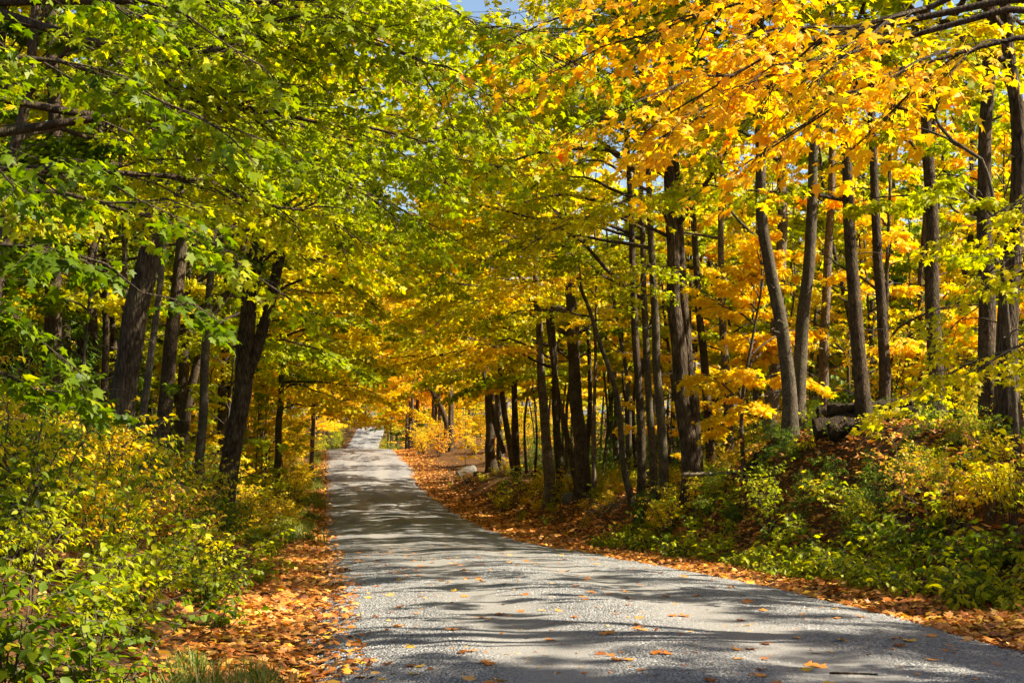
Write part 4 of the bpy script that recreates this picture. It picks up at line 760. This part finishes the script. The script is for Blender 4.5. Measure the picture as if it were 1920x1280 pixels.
def plant_verges():
    rng = np.random.default_rng(9); pick = lambda o: o[rng.integers(len(o))]
    # left bank, close to the camera
    n = 0; pts = []
    def scat(count, yr, srange, dmin, side, fn, power=1.0):
        c = 0
        for _ in range(count * 25):
            if c >= count: break
            y = yr[0] + (yr[1] - yr[0]) * rng.random() ** power; s = rng.uniform(*srange)
            x = float(road_l(y)) - s if side < 0 else float(road_r(y)) + s
            if not (-0.225 * y - 1.2 < x < 0.52 * y + 1.5): continue
            if 88 < y < 102 and side > 0 and s < 9: continue
            if any((x - a) ** 2 + (y - b) ** 2 < dmin * dmin for a, b in pts): continue
            if abs(x - 7.9) < 1.1 and 34.5 < y < 40.2: continue
            if side > 0 and 7.7 < x < 10.4 and 20.8 < y < 24.6 and rng.random() < 0.75: continue
            pts.append((x, y)); fn(x, y, s); c += 1
    def left_near(x, y, s):
        edge = s < 1.5
        if y < 11.5 and not edge:
            put_shrub(pick(BUSH[:2] + BIGLEAF + BIGLEAF), 'shrub', 'shrub', x, y, rng, pick(['green', 'lime', 'lime']), rng.uniform(0.6, 0.95), -1); return
        if edge: put_shrub(pick(LOWPLANT + FINE[:1]), 'low_plant', 'low leafy plant', x, y, rng, pick(['lime', 'green', 'lime', 'green']), rng.uniform(0.8, 1.3), -1)
        else:
            k = rng.random()
            if k < 0.62: put_shrub(pick(BUSH), 'shrub', 'shrub', x, y, rng, pick(['yellow_green', 'lime', 'green', 'gold', 'blush', 'green', 'gold']), rng.uniform(0.65, 1.0) * (1.2 if s > 2.2 else 1.0), -1)
            elif k < 0.78: put_shrub(pick(MAPLING), 'maple_seedling', 'maple seedling', x, y, rng, pick(['lime', 'yellow_green', 'green']), rng.uniform(0.6, 1.0), -1)
            else: put_shrub(pick(BIGLEAF), 'shrub', 'broad-leaved shrub', x, y, rng, pick(['lime', 'green', 'green']), rng.uniform(0.7, 1.05), -1)
    scat(62, (7.2, 22), (0.95, 4.2), 0.42, -1, left_near, 1.2)
    scat(70, (20, 48), (0.85, 4.5), 0.5, -1, left_near)
    def left_far(x, y, s):
        put_shrub(pick(BUSH + FINE), 'bush', 'bushy shrub', x, y, rng, pick(['yellow', 'gold', 'yellow_green', 'yellow', 'lime']), rng.uniform(0.9, 1.5), -1)
    scat(56, (46, 118), (0.8, 4.0), 0.9, -1, left_far)
    # right bank and mound
    def right_near(x, y, s):
        hi = 1.0 if s < 2.4 else 0.6
        if s > 2.0 and 21 < y < 28.0:
            put_shrub(pick(LOWPLANT), 'low_plant', 'low leafy plant', x, y, rng, pick(['green', 'lime', 'green', 'yellow_green']), rng.uniform(0.6, 1.1), 1); return
        if s < 1.8: put_shrub(pick(LOWPLANT), 'low_plant', 'low leafy plant', x, y, rng, pick(['lime', 'lime', 'green', 'lime']), rng.uniform(0.7, 1.2), 1)
        else:
            k = rng.random()
            if k < 0.5: put_shrub(pick(BUSH), 'shrub', 'shrub', x, y, rng, pick(['yellow', 'gold', 'blush', 'yellow_green', 'lime', 'lime']), hi * rng.uniform(0.55, 0.85), 1)
            elif k < 0.62: put_shrub(pick(CEDAR), 'cedar_seedling', 'feathery cedar seedling', x, y, rng, 'cedar', hi * rng.uniform(0.5, 0.8), 1)
            elif k < 0.8: put_shrub(pick(FINE), 'shrub', 'fine-leaved shrub', x, y, rng, pick(['lime', 'yellow_green', 'green']), hi * rng.uniform(0.7, 1.0), 1)
            else: put_shrub(pick(LOWPLANT), 'low_plant', 'low leafy plant', x, y, rng, pick(['lime', 'green', 'blush']), rng.uniform(0.9, 1.4), 1)
    scat(60, (13, 22), (0.75, 1.9), 0.26, 1, right_near)
    scat(165, (13, 34), (0.9, 4.8), 0.34, 1, right_near)
    scat(22, (18, 28), (2.0, 4.6), 0.25, 1, lambda x, y, s: put_shrub(pick(CEDAR), 'cedar_seedling', 'small feathery cedar seedling', x, y, rng, 'cedar', rng.uniform(0.3, 0.5), 1))
    for _ in range(16):                       # the bank goes on beside the camera
        y = rng.uniform(5.5, 13); s = rng.uniform(1.2, 4.6); right_near(float(road_r(y)) + s, y, s)
    def right_mid(x, y, s):
        put_shrub(pick(FINE + BUSH[:2]), 'bush', 'fine-leaved bush', x, y, rng, pick(['yellow_green', 'lime', 'gold', 'blush', 'green']), rng.uniform(0.45, 0.8) * (0.7 if s < 2.2 else 1), 1)
    scat(95, (32, 88), (1.3, 9), 0.6, 1, right_mid)
    scat(45, (33, 58), (1.5, 6), 0.4, 1, lambda x, y, s: put_shrub(pick(FINE + BUSH), 'bush', 'loose leafy bush', x, y, rng, pick(['yellow', 'gold', 'yellow_green', 'lime']), rng.uniform(0.5, 0.95), 1))
    scat(34, (36, 84), (4.5, 13), 1.2, 1, lambda x, y, s: put_shrub(pick(CEDAR), 'cedar_bush', 'tall cedar bush', x, y, rng, pick(['cedar', 'cedar', 'green']), rng.uniform(1.6, 2.8), 1))
    scat(14, (26, 48), (4.5, 12), 1.2, -1, lambda x, y, s: put_shrub(pick(CEDAR), 'cedar_bush', 'tall cedar bush', x, y, rng, 'cedar', rng.uniform(1.6, 2.8), -1))
    scat(26, (24, 40), (6, 14), 0.9, 1, lambda x, y, s: put_shrub(pick(CEDAR + BUSH), 'shrub', 'tall bush', x, y, rng, pick(['cedar', 'lime', 'yellow', 'green']), rng.uniform(1.2, 2.0), 1))
    scat(46, (100, 128), (1.2, 14), 0.9, 1, lambda x, y, s: put_shrub(pick(BUSH), 'shrub', 'bushy shrub', x, y, rng, pick(['gold', 'yellow', 'yellow_green', 'orange']), rng.uniform(1.0, 1.7), 1))
    # over the crest
    for k in range(90):
        y = rng.uniform(150, 310); sd = -1 if rng.random() < 0.7 else 1; s = rng.uniform(0.9, 7)
        x = float(road_l(y)) - s if sd < 0 else float(road_r(y)) + s
        put_shrub(pick(BUSH), 'bush', 'distant bush', x, y, rng, pick(['yellow_green', 'lime', 'lime', 'green']), rng.uniform(1.2, 2.2), sd)
plant_verges()
# two that stand out on the right bank and one in the near left corner
RN = np.random.default_rng(4)
put_shrub(BIGLEAF[0], 'shrub', 'HERO:bright yellow broad-leaved shrub standing out low on the right bank', 7.95, 16.2, RN, 'yellow', 1.15, 1)
put_shrub(BIGLEAF[1], 'shrub', 'HERO:dark green broad-leaved bush in the near left corner', -1.75, 8.3, RN, 'green', 1.0, -1)
put_shrub(MAPLING[0], 'maple_seedling', 'HERO:thin yellow maple seedling on top of the mound before the tall trunk', 9.6, 20.6, RN, 'yellow', 1.1, 1)

ORD = ['nearest', 'second', 'third', 'fourth', 'fifth', 'sixth', 'seventh', 'eighth', 'ninth', 'tenth', 'eleventh', 'twelfth', 'thirteenth', 'fourteenth', 'fifteenth']
def label_shrubs():
    groups = {}
    for rec in SHRUBS:
        e, name, kind, x, y, pal, side = rec
        if kind.startswith('HERO:'):
            tag(e, kind[5:], 'shrub' if name != 'maple_seedling' else 'seedling', 'verge plants'); continue
        zone = (('on the near left bank', 15), ('below the furrowed maple', 26), ('by the double-trunk tree', 38), ('left, past the double-trunk tree', 60), ('along the far left verge', 125), ('beside the distant road', 999)) if side < 0 else \
               (('below the right edge trunks', 18), ('below the tall brown trunk', 22), ('below the rotten log', 29), ('by the right pole clump', 40), ('along the right row of trunks', 60), ('on the right verge before the clearing', 95), ('on the right verge past the clearing', 140), ('beside the distant road', 999))
        z = next(t for t, m in zone if y < m)
        groups.setdefault((COLNAME[pal], kind, z, side if y > 140 else 0), []).append(rec)
    for (c, kind, z, _), rs in groups.items():
        rs.sort(key=lambda r: r[4])
        for i, r in enumerate(rs):
            cat = 'plant' if r[1] == 'low_plant' else 'seedling' if 'seedling' in r[1] else 'shrub'
            if r[4] < 60 and len(rs) <= len(ORD): lab = f'{c} {kind} {z}' if len(rs) == 1 else f'{ORD[i]} {c} {kind} {z}' if i == 0 else f'{ORD[i]} {c} {kind} {z}, counting along the road'
            else: lab = f'{c} {kind} {z}' + ('' if r[4] < 140 else (' on its left' if r[6] < 0 else ' on its right'))
            tag(r[0], lab, cat, 'plants ' + z + (' left' if r[4] > 140 and r[6] < 0 else ''))
label_shrubs()

# ------------------------------------------------------------------ grass tufts
def grass_tuft(seed, H, n, spread):
    rng = np.random.default_rng(seed); g = Geo()
    az = rng.uniform(0, 6.283, n); L = H * rng.uniform(0.5, 1.1, n); b = rng.normal(0, spread * 0.35, (n, 2)); w = 0.004 + 0.003 * rng.random(n)
    t = np.array([0, 0.4, 0.75, 1.0])
    bend = rng.uniform(0.2, 0.9, n)
    px = b[:, :1] + np.cos(az)[:, None] * (L * bend)[:, None] * t ** 2; py = b[:, 1:] + np.sin(az)[:, None] * (L * bend)[:, None] * t ** 2
    pz = L[:, None] * (t - 0.35 * bend[:, None] * t ** 2) - 0.02
    ww = w[:, None] * (1 - t ** 2) + 0.0006
    ox = -np.sin(az)[:, None] * ww; oy = np.cos(az)[:, None] * ww
    v = np.stack([np.stack([px - ox, py - oy, pz], -1), np.stack([px + ox, py + oy, pz], -1)], 2).reshape(-1, 3)
    q = np.array([[0, 1, 3, 2], [2, 3, 5, 4], [4, 5, 7, 6]])
    g.add(v, q=(q[None] + (np.arange(n) * 8)[:, None, None]).reshape(-1, 4), r=np.repeat(np.clip(rng.normal(0.45, 0.25, n), 0, 1), 8))
    return g.mesh('grass', [LEAF['grass']])
TUFT = [grass_tuft(700 + i, 0.26, 120, 0.3) for i in range(3)]
def tufts():
    rng = np.random.default_rng(31)
    near = [(-0.62, 9.0), (-0.85, 9.5), (-0.5, 9.9), (-0.95, 10.3), (-0.75, 8.6), (-1.0, 9.0), (-0.42, 9.4)]
    for i, (x, y) in enumerate(near):
        o = obj('grass_tuft', TUFT[i % 3], None, (x, y, gz(x, y))); o.rotation_euler = (0, 0, rng.uniform(0, 6)); o.scale = (rng.uniform(0.8, 1.2),) * 3
        tag(o, 'thin green grass tuft in the leaf strip at the near left verge', 'grass', 'near verge grass tufts')
    for i in range(70):
        y = 40 + 70 * rng.random(); x = float(road_l(y)) - rng.uniform(0.35, 1.1)
        if i > 40: y = 150 + 140 * rng.random(); x = (float(road_l(y)) - rng.uniform(0.2, 2.0)) if rng.random() < 0.5 else (float(road_r(y)) + rng.uniform(0.2, 1.6))
        o = obj('grass_tuft', TUFT[i % 3], None, (x, y, gz(x, y))); o.rotation_euler = (0, 0, rng.uniform(0, 6)); o.scale = (rng.uniform(1.2, 2.0),) * 3
        if i > 40: tag(o, 'green grass clump edging the distant rising road', 'grass', 'distant grass clumps')
        else: tag(o, 'green grass clump at the foot of the golden left thicket', 'grass', 'left verge grass clumps')
tufts()

# ------------------------------------------------------------------ fallen leaves
def litter():
    rng = np.random.default_rng(41); g = Geo()
    def lay(x, y, size, shape, tilt, lift):
        n = len(x); z = surf(x, y) + lift * rng.random(n) + 0.006
        add_leaves(g, np.stack([x, y, z], -1), rng.uniform(0, 6.283, n), rng.normal(0, tilt, n), rng.normal(0, tilt, n), size * rng.uniform(0.45, 1.25, n),
                   np.clip(0.42 + 0.16 * vnoise(x * 1.5, y * 1.5, 4) + rng.normal(0, 0.29, n), 0, 1), shape)
    # left strip
    n = 11500; y = 6.5 + 26 * rng.random(n) ** 1.3; s = rng.normal(0.5, 0.42, n); s = np.where(s < -0.35, 0.4, s); lay(road_l(y) - s, y, 0.088, 'mid', 0.3, 0.03)
    n = 6500; y = 30 + 85 * rng.random(n) ** 1.2; s = rng.normal(0.5, 0.38, n); s = np.where(s < -0.3, 0.4, s); lay(road_l(y) - s, y, 0.14, 'kite', 0.3, 0.04)
    # right strip, wider further on
    n = 13000; y = 10 + 26 * rng.random(n) ** 1.1; w = 0.75 + 0.02 * y; s = w * np.abs(rng.normal(0.9, 0.6, n)); lay(road_r(y) + s - 0.22, y, 0.088, 'mid', 0.3, 0.03)
    n = 17000; y = 34 + 84 * rng.random(n) ** 1.2; s = 1.75 * np.abs(rng.normal(0.55, 0.5, n)); lay(road_r(y) + s - 0.25, y, 0.14, 'kite', 0.3, 0.04)
    # banks and woods
    n = 9000; y = 7 + 38 * rng.random(n); s = 1 + 7 * rng.random(n); lay(road_l(y) - s, y, 0.12, 'kite', 0.35, 0.03)
    n = 17000; y = 12 + 45 * rng.random(n); s = 1 + 7 * rng.random(n); lay(road_r(y) + s, y, 0.13, 'kite', 0.35, 0.03)
    n = 6000; y = 17 + 13 * rng.random(n); s = 1.2 + 4 * rng.random(n); lay(road_r(y) + s, y, 0.095, 'lite', 0.4, 0.03)
    n = 6000; y = 3 + 11 * rng.random(n); s = 6.5 * rng.random(n) ** 1.4; lay(road_r(y) + s - 0.15, y, 0.10, 'lite', 0.35, 0.03)
    # crumbs and small leaves on the road, too small to pick out
    n = 1800; y = 8 + 100 * rng.random(n) ** 1.5; u = rng.beta(0.7, 1.1, n); lay(road_l(y) + u * 5.5, y, 0.055, 'kite', 0.2, 0.004)
    o = obj('leaf_litter', g.mesh('leaf_litter', [LEAF['litter']]))
    tag(o, 'brown and orange fallen leaves carpeting both verges', 'leaves', kind='stuff')
litter()

def fallen_leaves():
    rng = np.random.default_rng(52)
    ms = []
    for i in range(5):
        g = Geo(); add_leaves(g, np.array([[0, -0.5, 0.0]]) , np.array([1.5708]), np.array([0.0]), np.array([0.0]), np.array([1.0]), np.array([0.12 + 0.2 * i]), 'maple')
        me = g.mesh('fallen_leaf', [LEAF['orange']]); co = np.zeros(len(me.vertices) * 3); me.vertices.foreach_get('co', co); co = co.reshape(-1, 3)
        co[:, 2] = 0.10 * (co[:, 0] ** 2) * rng.uniform(-1, 3) + 0.25 * np.clip(co[:, 1], 0, 1) ** 2 * rng.uniform(0, 2) + 0.03 * rng.normal(0, 1, len(co)); co[:, 2] -= co[:, 2].min()
        me.vertices.foreach_set('co', co.ravel()); ms.append(me)
    names = ['reddish brown', 'rusty orange', 'orange', 'tan', 'yellow']
    for k in range(260):
        y = 8.2 + 24 * rng.random() ** 1.7; u = rng.beta(0.75, 1.25); x = float(road_l(y)) + 5.5 * u
        m = (0, 1, 1, 2, 2, 2, 3, 4)[rng.integers(8)]; pal = 'litter'; cn = names[m]
        z = float(road_surf(np.array([x]), np.array([y]))[0][0])
        o = obj('fallen_leaf', ms[m], None, (x, y, z + 0.006), LEAF[pal]); o.rotation_euler = (rng.normal(0, 0.12), rng.normal(0, 0.12), rng.uniform(0, 6.28)); o.scale = (rng.uniform(0.065, 0.115),) * 3
        tag(o, f'single fallen {cn} maple leaf lying on the grey gravel road', 'leaf', f'{cn} leaves scattered on the road')
fallen_leaves()

# ------------------------------------------------------------------ logs, sticks, rocks, brush
def log_mesh(pts, r0, r1, seed, sides=14, mat=ROTTEN):
    rng = np.random.default_rng(seed); P = curve_pts(pts, 26); rad = np.linspace(r0, r1, 26) * (1 + 0.08 * rng.normal(0, 1, 26))
    g = Geo(); lump = 1 + 0.10 * rng.normal(0, 1, (1, 26, sides)) + 0.14 * rng.normal(0, 1, (1, 1, sides)); tubes(g, P[None], rad[None], sides, lump=lump)
    n = g.n
    for e, c in ((0, P[0]), (25, P[-1])):
        ring = np.concatenate(g.V)[e * sides:(e + 1) * sides]; cc = ring.mean(0)
        v = np.vstack([ring, cc]); t = [[i, (i + 1) % sides, sides] for i in range(sides)]; g.add(v, t=t)
    o = P[0]
    return g.mesh('log', [mat], o, smooth=True, attr=False), o
def put_log(name, pts, r0, r1, seed, label, cat, mat=ROTTEN, sides=14, group=None, snap=None):
    p = np.array(pts, float)
    if name == 'rotten_log': p += [0.3, -0.1, 0]
    if snap is not None:
        e = [gz(a, b) + snap for a, b in p[:, :2]]; t = np.linspace(0, 1, len(p)); k = 0.45 if name == 'rotten_log' else 1.0; mz = (e[0] + e[-1]) / 2; p[:, 2] = mz + (e[-1] - e[0]) * k * (t - 0.5)
        p[:, 2] += max(0.0, max(g - z for g, z in zip(e, p[:, 2])) * 0.6)
    me, o = log_mesh(p, r0, r1, seed, sides, mat); ob = obj(name, me, None, tuple(o)); return tag(ob, label, cat, group)
put_log('rotten_log', SPOTS['log_a'], 0.17, 0.13, 1, 'dark rotten log lying across the top of the mound', 'log', snap=0.10)
put_log('rotten_log', SPOTS['log_b'], 0.10, 0.07, 2, 'thinner mossy log resting behind the rotten log on the mound', 'log', snap=0.30)
put_log('rotten_log', [(8.25, 23.7, 0), (8.9, 23.55, 0), (9.5, 23.2, 0)], 0.13, 0.10, 11, 'short dark log rolled against the front of the rotten log', 'log', snap=0.08)
put_log('rotten_log', [(8.5, 24.35, 0), (9.3, 24.3, 0), (9.9, 24.0, 0)], 0.11, 0.08, 12, 'dark log piled on top of the rotten log', 'log', snap=0.30)
put_log('rotten_log', [(9.7, 23.3, 0), (10.1, 22.9, 0), (10.6, 22.2, 0)], 0.10, 0.07, 13, 'dark log trailing right from the mound heap toward the tall brown trunk', 'log', snap=0.10)
put_log('fallen_log', SPOTS['fallen'], 0.12, 0.09, 3, 'short dark fallen trunk slanting down the left end of the mound', 'log', snap=0.12)
put_log('dead_branch', SPOTS['stick'], 0.045, 0.03, 4, 'grey dead pole lying level before the heavy dark trunk', 'branch', DEADWOOD, 8)
put_log('dead_branch', [SPOTS['road_stick'], tuple(np.array(SPOTS['road_stick']) + [0.16, -0.04, 0.0]), tuple(np.array(SPOTS['road_stick']) + [0.30, -0.09, 0])], 0.007, 0.004, 5, 'small dark twig lying on the near gravel road', 'twig', ROTTEN, 6, None, 0.0)
_b = bpy.data.objects['dead_branch.001']; _b.location.z = float(road_surf(np.array([_b.location.x]), np.array([_b.location.y]))[0][0]) + 0.012

def rock(name, x, y, s, seed, label, sq=(1, 0.8, 0.6)):
    rng = np.random.default_rng(seed)
    import bmesh
    bm = bmesh.new(); bmesh.ops.create_icosphere(bm, subdivisions=3, radius=1)
    ds = unit(rng.normal(0, 1, (9, 3))); cut = rng.uniform(0.55, 0.9, 9)
    for v in bm.verts:
        p = np.array(v.co)
        for d, c in zip(ds, cut):
            k = p @ d
            if k > c: p = p - d * (k - c) * 0.9
        p = p * (1 + 0.05 * rng.normal()); v.co = p * np.array(sq) * s
    me = bpy.data.meshes.new(name); bm.to_mesh(me); bm.free(); me.materials.append(ROCK)
    o = obj(name, me, None, (x, y, gz(x, y) + s * 0.22)); o.rotation_euler = (rng.normal(0, 0.2), rng.normal(0, 0.2), rng.uniform(0, 6))
    return tag(o, label, 'rock')
S = SPOTS
rock('rock', S['rock1'][0], S['rock1'][1], 0.55, 1, 'large pale slanting boulder at the side clearing', (1.2, 0.7, 0.55))
rock('rock', S['rock2'][0], S['rock2'][1], 0.42, 2, 'small rounded rock left of the pale boulder')
rock('rock', S['rock3'][0], S['rock3'][1], 0.32, 3, 'dark rock on the verge beside the thick dark trunk')
rock('rock', S['rock3'][0] - 0.6, S['rock3'][1] - 0.6, 0.26, 5, 'small dark rock at the litter edge before the clearing')
rock('rock', S['rock4'][0], S['rock4'][1], 0.36, 4, 'pale stone between trunks in the right row', (0.8, 0.7, 0.9))

def brush_pile(x, y):
    rng = np.random.default_rng(8); b = (x, y, gz(x, y)); e = empty('brush_pile', b); tag(e, 'heap of bare dead twigs at the foot of the crooked sapling', 'brush pile')
    for i in range(26):
        a = rng.uniform(0, 6.28); L = rng.uniform(0.5, 1.5); el = rng.uniform(0.0, 0.8); t = np.linspace(0, 1, 6)
        P = np.stack([math.cos(a) * L * math.cos(el) * (t - 0.4), math.sin(a) * L * math.cos(el) * (t - 0.4), 0.05 + L * math.sin(el) * t * 0.8 + 0.1 * t * (1 - t)], -1) + rng.normal(0, 0.03, (6, 3))
        P[:, :2] += rng.normal(0, 0.35, 2); P[:, 2] = np.maximum(P[:, 2], 0.02)
        g = Geo(); tubes(g, P[None], np.linspace(0.014, 0.005, 6)[None], 5); obj('twig', g.mesh('twig', [DEADWOOD], smooth=True, attr=False), e)
brush_pile(SPOTS['brush'][0], SPOTS['brush'][1])
# things of one look get told apart by their order along the road
ORDW += ['sixteenth', 'seventeenth', 'eighteenth', 'nineteenth', 'twentieth']
_same = {}
for o in bpy.data.objects:
    if o.parent is None and o.get('category') in ('tree', 'plant', 'shrub', 'seedling') and 'label' in o: _same.setdefault(o['label'], []).append(o)
for lab, os_ in _same.items():
    if 2 <= len(os_) <= len(ORDW):
        for k, o in enumerate(sorted(os_, key=lambda o: o.location.y)): o['label'] = f'{ORDW[k]} {lab}, ' + ('counting along the road' if len(lab.split()) < 12 else 'going away')
_tot = sum(len(m.loops) - 2 * len(m.polygons) for m in bpy.data.meshes)
print('TRIS', _tot, 'OBJECTS', len(bpy.data.objects))
